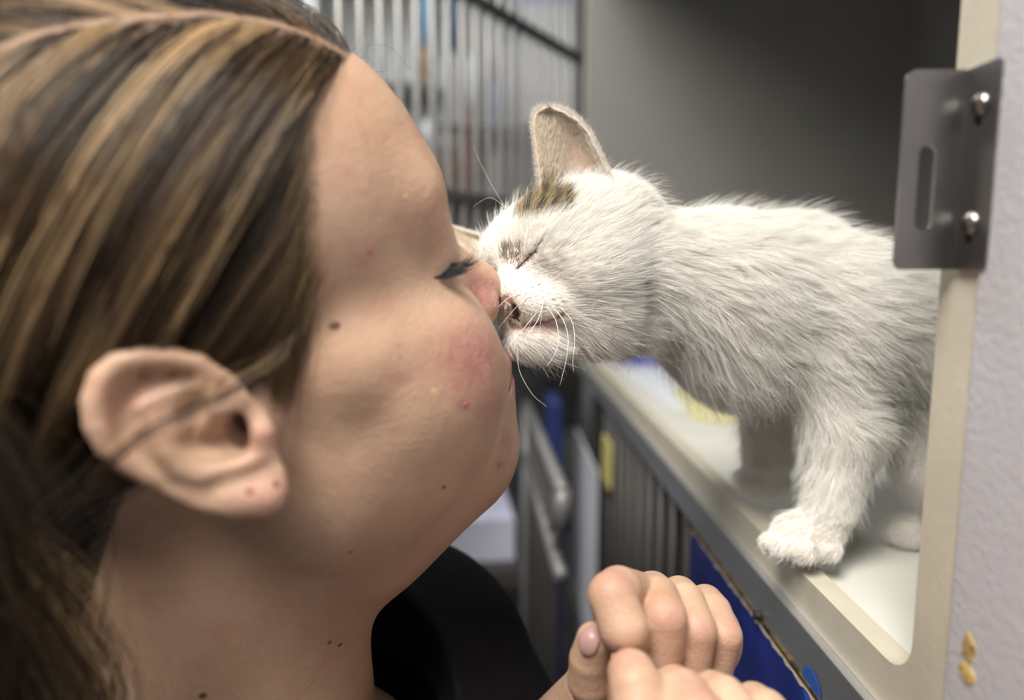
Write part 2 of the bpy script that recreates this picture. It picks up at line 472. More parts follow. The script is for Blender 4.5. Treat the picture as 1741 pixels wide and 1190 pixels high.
# ------------------------------------------------------------------ open wire doors
def wire_door(name, a, b, z0, z1, rails, nbars, label, mats, r=.42, fr=.9, ends=(0, 1)):
    root = empty(name, (a[0], a[1], z0)); meta(root, label, 'cage door')
    a, b = np.array([*a, 0.]), np.array([*b, 0.])
    U = lambda t, z: a + (b - a) * t + np.array([0, 0, z])
    for t in ends:
        tube('frame_post', [U(t, z0), U(t, z1)], fr, mats[0], root)
    for z in [z0, z1] + list(rails):
        tube('rail', [U(0, z), U(1, z)], fr, mats[0], root)
    for i in range(1, nbars):
        tube('bar', [U(i / nbars, z0), U(i / nbars, z1)], r, mats[1], root)
    return root
M_frame = plain('dark_grey_door_frame', (.10, .10, .10), .5, .3, var=.1)
M_lbar = plain('light_grey_bar', (.42, .42, .41), .4, .3, var=.08)
wire_door('cage_door', (14.2, 127.5), (-21, 73), -14, 62, [9.6, 36.8], 20, 'open upper wire cage door behind the kitten', (M_frame, M_lbar), .48, .95)
wire_door('cage_door', (4.0, 104), (5.8, 62), -66, -21, [-29.5], 9, 'open lower wire cage door seen below the woman\'s chin', (M_bar, M_bardark), .30, .75, (0,))
tube('latch', [(5.85, 62.5, -21), (5.85, 62.5, -25)], .9, M_bar, bpy.data.objects['cage_door.001'])
# ------------------------------------------------------------------ end of the room
M_white = plain('white_laminate', (.72, .73, .72), .45, var=.03)
sh = empty('open_shelving', (-25, 258, -140)); meta(sh, 'white open shelving on the end wall', 'shelving')
def zat(y, d=240.): return (452 - y) / FPX * d
def xat(x, d=240.): return (x - 850) / FPX * d
box('back_panel', (xat(558), 257, -60), (xat(1001), 262, zat(334)), plain('shelf_back_panel_dark', (.16, .16, .165), .6, var=.1), sh)
box('back_panel', (xat(558), 257, zat(334)), (xat(845), 262, 128), plain('shelf_back_panel_pale', (.60, .62, .60), .6, var=.05), sh)
box('back_panel', (xat(845), 257, zat(334)), (xat(1001), 262, 128), plain('shelf_back_panel_grey', (.22, .22, .23), .6, var=.08), sh)
M_shelf = plain('grey_shelf_board', (.42, .42, .42), .5)
for (xa, xb, yb) in ((560, 752, 160), (752, 1000, 222), (560, 1000, 334), (560, 1000, -12), (560, 1000, 560)):
    z = zat(yb); box('shelf_board', (xat(xa), 234, z - .7), (xat(xb), 257, z), M_shelf, sh)
for xa in (558, 1001):
    box('upright', (xat(xa) - 1, 232, -140), (xat(xa) + 1, 258, 128), M_white, sh)
def bottle(px, yb, yn, yt, wpx, body, cap, label, flat=False):
    d = 238.; z0, z1, z2 = zat(yb, d), zat(yn, d), zat(yt, d); r = wpx / 2 / FPX * d; x = xat(px, d)
    root = empty('bottle', (x, 240, z0)); meta(root, label, 'bottle', 'bottles on the end shelves')
    h = z1 - z0
    tube('body', [(x, 240, z0), (x, 240, z0 + .15), (x, 240, z0 + h * .86), (x, 240, z1)], [r * .94, r, r, r * .55], plain('bottle_body', body, .4), root, 20)
    tube('cap', [(x, 240, z1 - .1), (x, 240, z1 + (z2 - z1) * .8), (x, 240, z2)], [r * .8, r * .74, r * .5], plain('bottle_cap', cap, .4), root, 20)
bottle(733, 160, 96, 12, 27, (.25, .15, .07), (.16, .38, .58), 'brown bottle with tall light blue cap')
bottle(770, 222, 105, 20, 28, (.75, .75, .75), (.03, .13, .36), 'white bottle with dark blue cap')
bottle(732, 334, 258, 214, 32, (.30, .30, .31), (.80, .80, .80), 'grey bottle with white cap on the lower shelf')
bottle(768, 334, 262, 232, 30, (.28, .16, .09), (.74, .68, .64), 'brown bottle with white cap on the lower shelf')
bottle(806, 334, 190, 110, 24, (.17, .06, .045), (.70, .70, .70), 'tall red brown bottle with white cap')
bottle(838, 222, 150, 70, 24, (.28, .32, .50), (.62, .62, .66), 'slim grey blue bottle with pale cap')
bottle(872, 222, 84, 50, 22, (.45, .46, .50), (.04, .07, .32), 'pale grey bottle with navy cap')
for x0, x1, y0, y1, c, lb in ((700, 712, 334, 240, (.6, .6, .6), 'slim pale grey box on the lower shelf'), (905, 965, 334, 240, (.42, .42, .44), 'grey carton on the lower shelf')):
    if lb:
        o = box('carton', (xat(x0), 234, zat(y0)), (xat(x1), 252, zat(y1)), plain('carton', c, .6), None, bevel=.2); meta(o, lb, 'box')
M_purple = plain('purple_card', (.13, .06, .62), .6)
pu = box('storage_bin', (xat(885), 236, zat(222)), (xat(975), 256, zat(40)), plain('grey_bin', (.50, .50, .51), .6), None, bevel=.3); meta(pu, 'tall grey storage bin on the shelf with purple lid', 'bin')
lid = box('lid', (xat(882), 235.6, zat(40)), (xat(978), 256.4, zat(12)), M_purple, pu, bevel=.3)
pb2 = box('carton', (xat(846), 240, zat(-12)), (xat(965), 254, zat(-60)), M_purple, None, bevel=.3); meta(pb2, 'purple carton on the top shelf', 'box')
bank = empty('cabinet', (-30, 190, -140)); meta(bank, 'dark grey low cabinet across the end of the aisle', 'cabinet')
box('body', (-110, 176, -140), (14, 228, -24), plain('dark_grey_cabinet', (.07, .07, .075), .5, var=.15), bank)
for i in range(4):
    box('door', (-108 + i * 30.5, 175, -136), (-79.5 + i * 30.5, 176, -28), plain('dark_grey_cabinet_door', (.085, .085, .09), .45, var=.15), bank, bevel=.15)
tb = empty('low_table', (-6, 135, -140)); meta(tb, 'low table with white papers beyond the woman', 'table')
box('table_top', (-26, 118, -58), (8, 160, -55), M_bardark, tb)
for x in (-24, 6):
    for y in (120, 158): box('leg', (x - 1, y - 1, -140), (x + 1, y + 1, -58), M_bar, tb)
pb = box('paper_stack', (-14, 122, -55), (1.5, 146, -47), plain('lavender_white_paper', (.62, .62, .75), .7, var=.03), None, rotz=.1); meta(pb, 'stack of white papers on the low table', 'papers')
nv = box('navy_bin', (8.5, 118, -140), (11.0, 130, -24), plain('navy_plastic', (.015, .03, .14), .5), None, bevel=.4); meta(nv, 'narrow navy blue bin standing by the far cages', 'bin')
# ================================================================== the woman
HY, HP, HR = math.radians(25), math.radians(23), math.radians(8)
_F = np.array([math.cos(HY), math.sin(HY), 0]); _L = np.array([math.sin(HY), -math.cos(HY), 0]); _Z = np.array([0, 0, 1.])
hF = _F * math.cos(HP) + _Z * math.sin(HP)
_U = _Z * math.cos(HP) - _F * math.sin(HP)
hL = _L * math.cos(HR) - _U * math.sin(HR)          # towards the camera: her right side
hU = _U * math.cos(HR) + _L * math.sin(HR)
HM = np.stack([hF, hL, hU])                          # rows: head axes in camera-cm space
NOSE = P(846, 480, 31.0)
H0 = NOSE - np.array([11.25, 0, -2.6]) @ HM           # midpoint between the ears
def to_head(p): return (np.asarray(p, float) - H0) @ HM.T
def from_head(q): return np.asarray(q, float) @ HM + H0
def PH(px, py, d): return to_head(P(px, py, d))

def build_head():
    f = Field((-11.5, -9.5, -23), (13.2, 10.5, 13.4), .11)
    # cranium and forehead
    f.ell((-0.6, 0, 3.8), (9.2, 7.2, 7.8))
    f.ell((3.5, 0, 4.0), (5.9, 6.3, 6.2), 2.0)
    # middle and lower face
    f.ell((4.2, 0, -2.2), (5.0, 6.3, 5.0), 2.0)
    f.ell((4.4, 0, -5.6), (4.7, 5.1, 4.8), 2.0)
    f.ell((1.6, 3.6, -3.6), (4.0, 3.0, 5.0), 2.0, mir=True)                   # side of the jaw
    f.cone((0.3, 4.6, -5.4), (6.4, 2.0, -8.9), 1.9, 1.6, 2.4, mir=True)       # jaw line
    f.ell((7.75, 0, -9.3), (1.75, 2.0, 1.6), 1.6)                             # chin
    f.ell((3.4, 0, -8.6), (4.9, 4.2, 2.6), 2.0)                               # under the chin
    f.ell((0.2, 0, -9.6), (4.4, 4.4, 3.4), 2.5)
    f.ell((5.75, 3.6, -3.7), (2.9, 2.6, 2.9), 1.6, mir=True); f.ell((3.4, 4.4, -3.8), (3.0, 2.3, 3.0), 2.2, mir=True)                   # cheeks
    f.cone((6.3, 3.9, -2.0), (2.6, 6.1, -0.8), 1.1, .8, 2.0, mir=True)       # cheek bones
    f.ell((8.2, 0, -6.0), (1.9, 2.7, 2.6), 1.4)                               # mouth mound
    f.cone((8.75, 0, 2.9), (7.3, 4.0, 2.9), .75, .75, 2.0, mir=True)            # brow
    # eye sockets and closed lids
    f.ell((9.7, 3.0, 0.5), (1.35, 1.5, 1.0), 1.2, 's', mir=True)
    f.ell((7.2, 3.35, 0.75), (1.4, 1.65, 1.4), .4, mir=True)
    f.ell((7.3, 3.45, 1.75), (1.15, 1.5, 1.1), .6, mir=True)
    for sg in (1, -1):
        f.chain([(8.35, 1.9 * sg, -.15), (8.75, 3.0 * sg, -.2), (8.3, 4.2 * sg, -.1), (7.5, 4.95 * sg, .2)], .09, .16, 's')   # lash line
    # nose
    f.cone((8.5, 0, 1.1), (10.05, 0, -1.7), .55, .7, 1.0)
    f.cone((8.4, 0, -1.5), (10.1, 0, -2.3), 1.5, .9, .9)
    f.sph((10.32, 0, -2.5), .95, .6)
    f.ell((9.55, 1.05, -3.0), (.95, .72, .78), .5, mir=True)
    f.ell((9.65, .62, -3.75), (.55, .3, .4), .15, 's', mir=True)              # nostrils
    # lips, slightly pursed
    f.ell((9.3, 0, -5.75), (1.15, 1.75, .62), .5)
    f.ell((9.15, 0, -6.75), (1.1, 1.6, .68), .45)
    f.cone((10.8, 0, -6.22), (8.9, 2.6, -6.3), .12, .12, .25, 's', mir=True)
    f.push((9.1, 0, -8.0), (1.2, 1.8, .8), -.25)
    f.push((4.0, 5.6, -3.4), (2.8, 2.4, 2.4), .6); f.push((4.0, -5.6, -3.4), (2.8, 2.4, 2.4), .6)
    # neck, running straight down in the room
    f.cone(to_head((-12.2, 27.3, -5.0)), to_head((-11.8, 28.6, -24)), 5.2, 5.5, 2.0)
    f.cone(to_head((-9.0, 27.0, -9.0)), to_head((-8.7, 29.2, -24)), 2.6, 2.8, 2.2)
    f.cone(to_head(P(560, 1345, 32.5)), to_head(P(640, 1480, 33)), 4.8, 6.0, 1.2)   # chest
    bald = f.D.copy()                                # the head without ears guides the hair
    # ----- ear on the camera side, laid out in its own plane
    def E(px, py, c=0.): return PH(px, py, 19.6 + (px - 480) * .006) + c * eN
    eN = np.zeros(3)
    e0 = E(320, 735); ea = nrm(E(420, 735) - e0); eb = E(320, 635) - e0; eb = nrm(eb - (eb @ ea) * ea)
    eN = np.cross(ea, eb); eN = eN if eN[1] > 0 else -eN
    RE = np.stack([ea, eb, eN])
    out = [(352, 606), (332, 599), (286, 587), (241, 585), (196, 597), (160, 631), (144, 676), (148, 723), (167, 766), (199, 796), (241, 823), (286, 850), (332, 872), (392, 882), (447, 878), (481, 862), (495, 832), (490, 799), (470, 757), (440, 690), (410, 640)]
    for sg in (1, -1):
        poly = np.array([[(E(*q) - e0) @ ea, (E(*q) - e0) @ eb] for q in out])
        M = np.array([1, sg, 1])
        def plate(x, y, z):
            dx, dy, dz = x - e0[0], y * sg - e0[1], z - e0[2]
            a, b, c = (RE[i][0] * dx + RE[i][1] * dy + RE[i][2] * dz for i in range(3))
            d = np.full(np.broadcast(a, b).shape, 1e9, np.float32); s = np.ones_like(d)
            N = len(poly); j = N - 1
            for i in range(N):
                e = poly[j] - poly[i]; wx, wy = a - poly[i][0], b - poly[i][1]
                t = np.clip((wx * e[0] + wy * e[1]) / (e @ e), 0, 1)
                d = np.minimum(d, (wx - e[0] * t) ** 2 + (wy - e[1] * t) ** 2)
                c1 = b >= poly[i][1]; c2 = b < poly[j][1]; c3 = e[0] * wy > e[1] * wx
                s = np.where((c1 & c2 & c3) | (~c1 & ~c2 & ~c3), -s, s); j = i
            d2 = s * np.sqrt(d) + .3
            q = np.abs(c + .05) - .06
            return (np.minimum(np.maximum(d2, q), 0) + np.sqrt(np.maximum(d2, 0) ** 2 + np.maximum(q, 0) ** 2) - .24).astype(np.float32)
        lo = (e0 - 4.6) * M; hi = (e0 + 4.6) * M
        f.op(plate, np.minimum(lo, hi), np.maximum(lo, hi), .25)
        def EE(px, py, c=0.): return (E(px, py) + c * eN) * M
        def ech(pts, r, k, mode='u', c=0.):
            cs = c if hasattr(c, '__len__') else [c] * len(pts)
            f.chain([EE(q[0], q[1], cc) for q, cc in zip(pts, cs)], r, k, mode, kk=.03)
        # root of the ear against the skull
        f.cone(EE(370, 735, -1.05), EE(400, 720, -2.2), 1.0, 1.6, .5)
        # scapha hollow, then helix rim, antihelix, bowl
        ech([(310, 640), (250, 650), (212, 685), (208, 730), (250, 785), (300, 822)], [.42, .42, .4, .36, .3, .22], .15, 's', .45)
        ech([(385, 690), (362, 640), (335, 616), (288, 607), (243, 606), (203, 617), (176, 643), (163, 680), (167, 722), (185, 757), (214, 786), (252, 812)], [.2, .24, .3, .33, .34, .35, .35, .34, .33, .31, .27, .22], .14, c=[-.1, .0, .1, .16, .2, .2, .2, .2, .17, .14, .1, .06])
        ech([(245, 690), (268, 725), (282, 765), (305, 795), (340, 806), (380, 797), (425, 783)], [.22, .26, .27, .27, .27, .26, .26], .18, c=[.08, .14, .18, .18, .18, .16, .12])
        ech([(250, 690), (300, 668)], [.2, .16], .2, c=[.1, .02])
        f.ell(EE(375, 745, .35), (1.02, .62, .9), .15, 's', RE * M[None] if sg == 1 else RE)if sg == 1 else None
        f.ell(EE(328, 700, .3), (.42, .62, .5), .12, 's', RE) if sg == 1 else None
        f.cone(EE(405, 735, .2), EE(428, 722, -1.6), .50, .42, .1, 's'); f.cone(EE(398, 715, 0), EE(420, 745, -.5), .3, .35, .1, 's')
        ech([(400, 668), (360, 715), (335, 742)], [.16, .18, .1], .14, c=[.05, -.12, -.3])
        ech([(436, 700), (446, 735), (446, 768)], [.28, .36, .3], .25, c=[-.05, .12, .02])          # tragus
        ech([(395, 845), (445, 845)], [.42, .5], .4, c=[-.02, -.02])                              # lobe
    V, F = f.mesh(1)
    return V, F, e0, RE, E, (bald, f.lo, f.h), (f.D, f.lo, f.h)
HV, HFc, E0, RE_, Epx, BALD, HEADFLD = build_head()
def sample(fld, q):
    """trilinear value of a stored field at points q (n, 3)"""
    D, lo, h = fld
    t = np.clip((q - lo) / h, 0, np.array(D.shape) - 1.001); i = t.astype(int); r = t - i
    out = 0
    for a in (0, 1):
        for b in (0, 1):
            for c in (0, 1):
                wgt = (r[:, 0] if a else 1 - r[:, 0]) * (r[:, 1] if b else 1 - r[:, 1]) * (r[:, 2] if c else 1 - r[:, 2])
                out = out + wgt * D[i[:, 0] + a, i[:, 1] + b, i[:, 2] + c]
    return out
def grad(fld, q, e=.25):
    g = np.stack([sample(fld, q + d) - sample(fld, q - d) for d in np.eye(3) * e], 1)
    return g / np.maximum(np.linalg.norm(g, axis=1), 1e-6)[:, None]
def project(pts):
    """cm points -> photo pixels"""
    v = np.asarray(pts) @ CR
    return np.stack([870.5 + v[:, 0] / -v[:, 2] * FPX, 595 - v[:, 1] / -v[:, 2] * FPX], 1)
def inside(poly, p):
    r = np.zeros(len(p), bool); j = len(poly) - 1
    for i in range(len(poly)):
        (xi, yi), (xj, yj) = poly[i], poly[j]
        c = ((yi > p[:, 1]) != (yj > p[:, 1])) & (p[:, 0] < (xj - xi) * (p[:, 1] - yi) / (yj - yi + 1e-9) + xi)
        r ^= c; j = i
    return r
rng = np.random.default_rng(7)
PART_L = 3.3          # the parting sits on her right
HAIR_EDGE = [(760, -500), (640, 30), (585, 108), (548, 140), (520, 190), (520, 300), (518, 400), (532, 470), (512, 550), (470, 630), (430, 655), (380, 640), (300, 700), (240, 760), (215, 830), (180, 930), (150, 1030), (60, 1120), (-900, 1200), (-900, -500)]
HWn = vnormals(HV, HFc)
_near = HV * np.array([1, 1, 1]); _near[:, 1] = np.abs(_near[:, 1])
e_loc = (_near - E0) @ RE_.T
is_ear = (np.abs(e_loc[:, 0]) < 4.4) & (np.abs(e_loc[:, 1]) < 4.4) & (sample(BALD, HV) > .12)
SCALP = inside(HAIR_EDGE, project(from_head(_near))) & ~is_ear & (HV[:, 2] > -9.5)

def build_hair(n, seed):
    rg = np.random.default_rng(seed)
    quad_ok = SCALP[HFc].all(1) & (np.abs(HV[HFc[:, 0], 1] - PART_L) > .06)
    Q = HFc[quad_ok]
    # one quad is about one square millimetre, so an even draw is enough
    q = Q[rg.integers(0, len(Q), n)]
    uv = rg.random((n, 2))
    r = (HV[q[:, 0]] * ((1 - uv[:, :1]) * (1 - uv[:, 1:])) + HV[q[:, 1]] * (uv[:, :1] * (1 - uv[:, 1:]))
         + HV[q[:, 2]] * (uv[:, :1] * uv[:, 1:]) + HV[q[:, 3]] * ((1 - uv[:, :1]) * uv[:, 1:]))
    return r
def comb(roots, K, length, lift0, seed, wild=.02):
    rg = np.random.default_rng(seed)
    n = len(roots); p = roots.copy(); out = [p.copy()]
    L = length * rg.uniform(.75, 1.1, n)
    sd = np.where(roots[:, 1] >= PART_L, 1., -1.)
    far = sd < 0
    lift = lift0 * rg.uniform(.25, 1.0, n) * np.where(far, 2.6, 1.0)
    jit = rg.normal(0, wild, (n, 3))
    for i in range(1, K):
        t = i / (K - 1)
        g = grad(BALD, p)
        dirv = np.stack([np.full(n, -.80), np.where(far, -.75, .42) * (1 - t), np.full(n, -.50 - .25 * t)], 1)
        # gather towards the tail behind the neck
        goal = np.array([-10.2, 0, -3.5]) - p
        gd = np.linalg.norm(goal, axis=1)[:, None]
        dirv = dirv * (1 - .55 * t) + .75 * t * goal / np.maximum(gd, .5) + jit
        dirv = dirv - (dirv * g).sum(1)[:, None] * g * .98
        dirv /= np.maximum(np.linalg.norm(dirv, axis=1), 1e-6)[:, None]
        p = p + dirv * (L / (K - 1))[:, None]
        want = .06 + lift * math.sin(min(1, t * 2.2) * math.pi / 2)
        d = sample(BALD, p); g = grad(BALD, p)
        p = p + g * np.clip(want - d, -.4, .5)[:, None]
        out.append(p.copy())
    return np.stack(out, 1)
def clumped(n, ncl, K, length, lift, seed, pull=.75):
    rg = np.random.default_rng(seed)
    roots = build_hair(n, seed); seeds = build_hair(ncl, seed + 1)
    A = comb(roots, K, length, lift, seed + 2); B = comb(seeds, K, length, lift, seed + 3, 0)
    near = np.empty(n, int)
    for s in range(0, n, 2000):
        dd = ((roots[s:s + 2000, None] - seeds[None]) ** 2).sum(2) + 40. * ((roots[s:s + 2000, None, 1] > PART_L) != (seeds[None, :, 1] > PART_L))
        near[s:s + 2000] = dd.argmin(1)
    t = np.linspace(0, 1, K)[None, :, None]
    wgt = pull * np.clip(t * 1.6, 0, 1) * rg.uniform(.5, 1, n)[:, None, None]
    paths = A * (1 - wgt) + B[near] * wgt
    return roots, near, paths
def hair_colours(roots, near, ncl, seed):
    rg = np.random.default_rng(seed)
    dark, mid, blond = np.array([.028, .017, .008]), np.array([.130, .078, .042]), np.array([.54, .37, .20])
    x = rg.random(ncl)
    c = np.where(x[:, None] < .38, dark, np.where(x[:, None] < .76, mid, blond)) * rg.uniform(.75, 1.25, (ncl, 1))
    col = c[near] * rg.uniform(.7, 1.3, (len(near), 1))
    return col
# ================================================================== the kitten
KS = 1.17
kF = nrm((-.74, -.60, -.24))
kN = np.array([.60, -.76, .26]); kN = nrm(kN - (kN @ kF) * kF)        # its left cheek, towards the camera
kU = np.cross(kF, kN); kU = kU if kU[2] > 0 else -kU
KM = np.stack([kF, kN, kU])
KNOSE = P(862, 522, 30.4)
KC = KNOSE - KS * np.array([3.75, 0, -1.0]) @ KM
def fk(q): return KS * np.asarray(q, float) @ KM + KC
def tk(p): return (np.asarray(p, float) - KC) @ KM.T / KS

def build_kitten():
    h = .12
    f = Field(P(800, 1000, 31) * [1, 0, 1] + [-.5, 26.5, -1], np.array([30, 47, 6.5]), h)
    def E(c, r, k=.6, mode='u', mir=False):
        for sg in ((1, -1) if mir else (1,)):
            f.ell(fk(np.array(c) * [1, sg, 1]), np.array(r) * KS, k, mode, KM)
    def C(a, b, ra, rb, k=.6, mode='u', mir=False):
        for sg in ((1, -1) if mir else (1,)):
            f.cone(fk(np.array(a) * [1, sg, 1]), fk(np.array(b) * [1, sg, 1]), ra * KS, rb * KS, k, mode)
    # body first
    S = [P(1230, 505, 36.6), P(1400, 545, 37.6), P(1560, 575, 38.2), P(1740, 585, 39)]
    f.chain(S, [4.15, 4.25, 4.2, 4.3], kk=1.5)
    f.ell(P(1265, 590, 36.6), (3.3, 3.0, 3.1), 1.6)
    f.cone(fk((-1.4, 0, -.1)), P(1240, 500, 36.4), 2.55, 3.5, 1.6)
    f.ell(P(1345, 400, 37.2), (2.2, 1.4, 1.0), 1.2)
    f.cone(P(1395, 620, 35.8), P(1438, 735, 35.2), 2.2, 1.7, 1.2)
    f.cone(P(1438, 735, 35.2), P(1408, 868, 34.9), 1.6, 1.18, .8)
    f.ell(P(1372, 908, 34.7), (1.75, 1.25, 1.05), .7)
    for q, r in (((1312, 922, 34.7), .5), ((1330, 931, 34.0), .56), ((1368, 937, 33.6), .6), ((1406, 934, 33.8), .58)):
        f.ell(P(*q), (r * 1.1, r, r * .95), .22)
    f.cone(P(1315, 660, 39), P(1306, 770, 42), 1.7, 1.2, 1.2)
    f.cone(P(1306, 770, 42), P(1300, 800, 43), 1.2, 1.1, .5)
    f.ell(P(1295, 815, 43.4), (1.5, 1.2, .85), .5)
    f.cone(P(1600, 620, 37.6), P(1590, 790, 37.4), 2.9, 2.1, 1.4)
    f.cone(P(1600, 800, 37.6), P(1580, 890, 38), 1.5, 1.0, .8)
    f.ell(P(1552, 905, 38), (1.6, 1.1, .95), .6)
    # head
    E((-.5, 0, .45), (2.95, 2.75, 2.45), .9)
    E((.2, 1.45, -.75), (1.95, 1.55, 1.6), .9, mir=True)
    E((1.25, -.95, .85), (1.75, 1.6, 1.5), .8); E((1.2, .8, .75), (1.6, 1.3, 1.4), .8)
    E((2.2, 0, -.8), (1.45, 1.15, 1.1), .7)
    C((1.4, 0, .9), (3.2, 0, -.5), .95, .55, .8)
    f.ell(P(925, 515, 30.9), (1.75, 1.15, .95), .5); E((2.75, -.75, -1.4), (.95, .85, .75), .4)
    f.ell(P(1000, 530, 32.0), (2.2, 1.7, 1.6), .9)
    f.ell(P(912, 578, 31.3), (1.45, 1.2, .78), .45)
    f.ell(P(985, 566, 32.8), (2.2, 1.6, .9), .8)
    f.ell(P(1060, 550, 34.5), (2.2, 1.8, 1.3), 1.0)
    f.ell(P(1045, 360, 33.9), (1.5, 1.5, 1.4), 1.6)
    E((3.5, 0, -.92), (.36, .46, .34), .15)
    fld = (f.D, f.lo, f.h)
    def hit(px, py, d0=27., d1=46.):
        d = np.arange(d0, d1, .04); q = P(px, py, 1.)[None] * d[:, None]
        i = np.argmax(sample(fld, q) < 0); return q[i]
    # mouth line, nostril, closed eye
    f.chain([hit(*q) for q in ((866, 545), (873, 556), (890, 557), (913, 549), (938, 543), (955, 533))], .06, .14, 's')
    f.chain([hit(*q) for q in ((874, 522), (879, 540))], .13, .12, 's')
    f.chain([hit(*q) for q in ((880, 456), (893, 444), (907, 430), (921, 409))], [.07, .06, .05, .04], .25, 's')
    V, F = f.mesh(1)
    return V, F, fld, hit
KV, KF_, KFLD, khit = build_kitten()
def build_ear(Lp, Rp, dL, dR, cup, n=22, m=18):
    """one cupped ear: two edge lines of photo pixels meeting at the tip"""
    def line(p, t):
        p = np.array(p, float); s = np.r_[0, np.cumsum(np.linalg.norm(np.diff(p, axis=0), axis=1))]; s /= s[-1]
        return np.stack([np.interp(t, s, p[:, i]) for i in (0, 1)], 1)
    t = np.linspace(0, 1, n)
    A, B = line(Lp, t), line(Rp, t)
    V = []
    for i in range(n):
        a = P(A[i][0], A[i][1], dL); b = P(B[i][0], B[i][1], dR)
        for j in range(m):
            s = j / (m - 1)
            p = a * (1 - s) + b * s
            back = nrm(a + b)
            V.append(p + back * cup * (1 - t[i]) ** .9 * math.sin(math.pi * s ** 1.5) ** .9)
    F = [(i * m + j, i * m + j + 1, (i + 1) * m + j + 1, (i + 1) * m + j) for i in range(n - 1) for j in range(m - 1)]
    V = np.array(V); F = np.array(F)
    N = vnormals(V, F); th = .11
    n0 = len(V)
    V2 = np.concatenate([V + N * th / 2, V - N * th / 2])
    G = [F, F[:, ::-1] + n0]
    edge = [i * m for i in range(n)] + [(n - 1) * m + j for j in range(1, m)] + [i * m + m - 1 for i in range(n - 2, -1, -1)]
    G.append(np.array([(edge[i], edge[i + 1], edge[i + 1] + n0, edge[i] + n0) for i in range(len(edge) - 1)]))
    return V2, np.concatenate(G), N, n0
ear1 = build_ear([(925, 350), (917, 320), (914, 280), (908, 235), (906, 208), (910, 192), (922, 184)],
                 [(1052, 338), (1040, 300), (1018, 256), (1003, 225), (983, 203), (960, 189), (942, 184)], 31.6, 32.0, 1.9)
ear2 = build_ear([(850, 455), (815, 437), (785, 428), (768, 415), (760, 400), (757, 392)],
                 [(872, 385), (845, 397), (820, 399), (795, 392), (775, 386), (762, 385)], 35.5, 36.5, 1.0)
def sstep(a, b, x):
    t = np.clip((x - a) / (b - a), 0, 1); return t * t * (3 - 2 * t)
def wave3(p, sc, seed):
    """smooth pseudo-random vector field"""
    rg = np.random.default_rng(seed); o = np.zeros((len(p), 3))
    for _ in range(7):
        k = rg.normal(0, 1, 3) * 2 * math.pi / sc; o += np.sin((p @ k + rg.uniform(0, 6.28))[:, None] + rg.uniform(0, 6.28, 3))
    return o / 3.
def fibre_mat(name, col_attr=True, col=(.8, .8, .8), rough=.55, trans=.15):
    m = bpy.data.materials.new(name); m.use_nodes = True; nt = m.node_tree; b = nt.nodes['Principled BSDF']
    b.inputs['Roughness'].default_value = rough; b.inputs['Specular IOR Level'].default_value = .25
    tr = nt.nodes.new('ShaderNodeBsdfTranslucent'); mx = nt.nodes.new('ShaderNodeMixShader'); mx.inputs[0].default_value = trans
    if col_attr:
        at = nt.nodes.new('ShaderNodeAttribute'); at.attribute_name = 'col'
        nt.links.new(at.outputs['Color'], b.inputs['Base Color']); nt.links.new(at.outputs['Color'], tr.inputs[0])
    else:
        b.inputs['Base Color'].default_value = (*col, 1); tr.inputs[0].default_value = (*col, 1)
    nt.links.new(b.outputs[0], mx.inputs[1]); nt.links.new(tr.outputs[0], mx.inputs[2])
    nt.links.new(mx.outputs[0], nt.nodes['Material Output'].inputs[0])
    return m
M_fur = fibre_mat('white_kitten_fur')
def attr_skin(name, attr='skin', rough=.6, sss=.1):
    m, nt, b = new_mat(name)
    at = nt.nodes.new('ShaderNodeAttribute'); at.attribute_name = attr
    nt.links.new(at.outputs['Color'], b.inputs['Base Color']); b.inputs['Roughness'].default_value = rough
    return m
# ---- body skin (ears are one mesh with the body)
KN = vnormals(KV, KF_)
kproj = project(KV)
allV = [KV]; allF = [KF_]; off = len(KV)
for e in (ear1, ear2):
    allV.append(e[0]); allF.append(e[1] + off); off += len(e[0])
kitten = mesh_obj('kitten', np.concatenate(allV), np.concatenate(allF), attr_skin('kitten_skin'))
meta(kitten, 'white kitten with tabby patches, eyes shut, nuzzling the woman', 'kitten')
WHITE = np.array([.96, .94, .89])
sk = np.tile(np.array([.80, .74, .68]), (off, 1))
nose_c = khit(863, 525)
eye_pts = np.array([khit(*q) for q in ((880, 456), (893, 444), (907, 430), (921, 409))])
mouth_pts = np.array([khit(*q) for q in ((866, 545), (873, 556), (890, 557), (913, 549), (938, 543), (955, 533))])
def dist_line(p, L, n=12):
    L = np.concatenate([np.linspace(L[i], L[i + 1], n) for i in range(len(L) - 1)])
    return np.sqrt(((p[:, None] - L[None]) ** 2).sum(2)).min(1)
headmask = np.linalg.norm(KV - KC, axis=1) < 6
idx = np.nonzero(headmask)[0]
de = dist_line(KV[idx], eye_pts); dm = dist_line(KV[idx], mouth_pts); dn = np.linalg.norm(KV[idx] - nose_c, axis=1)
sk[idx[de < .11]] = (.10, .055, .04); sk[idx[dm < .13]] = (.36, .18, .15)
nose_zone = (np.abs(tk(KV[idx])[:, 1]) < .5) & (dn < .62)
sk[idx[nose_zone]] = (.36, .19, .14)
for q in ((874, 522), (879, 540), (877, 531)):
    sk[idx[np.linalg.norm(KV[idx] - khit(*q), axis=1) < .2]] = (.05, .02, .018)
sk[len(KV):] = (.62, .47, .38)
set_attr(kitten, 'skin', np.c_[sk, np.ones(off)], 'FLOAT_COLOR')

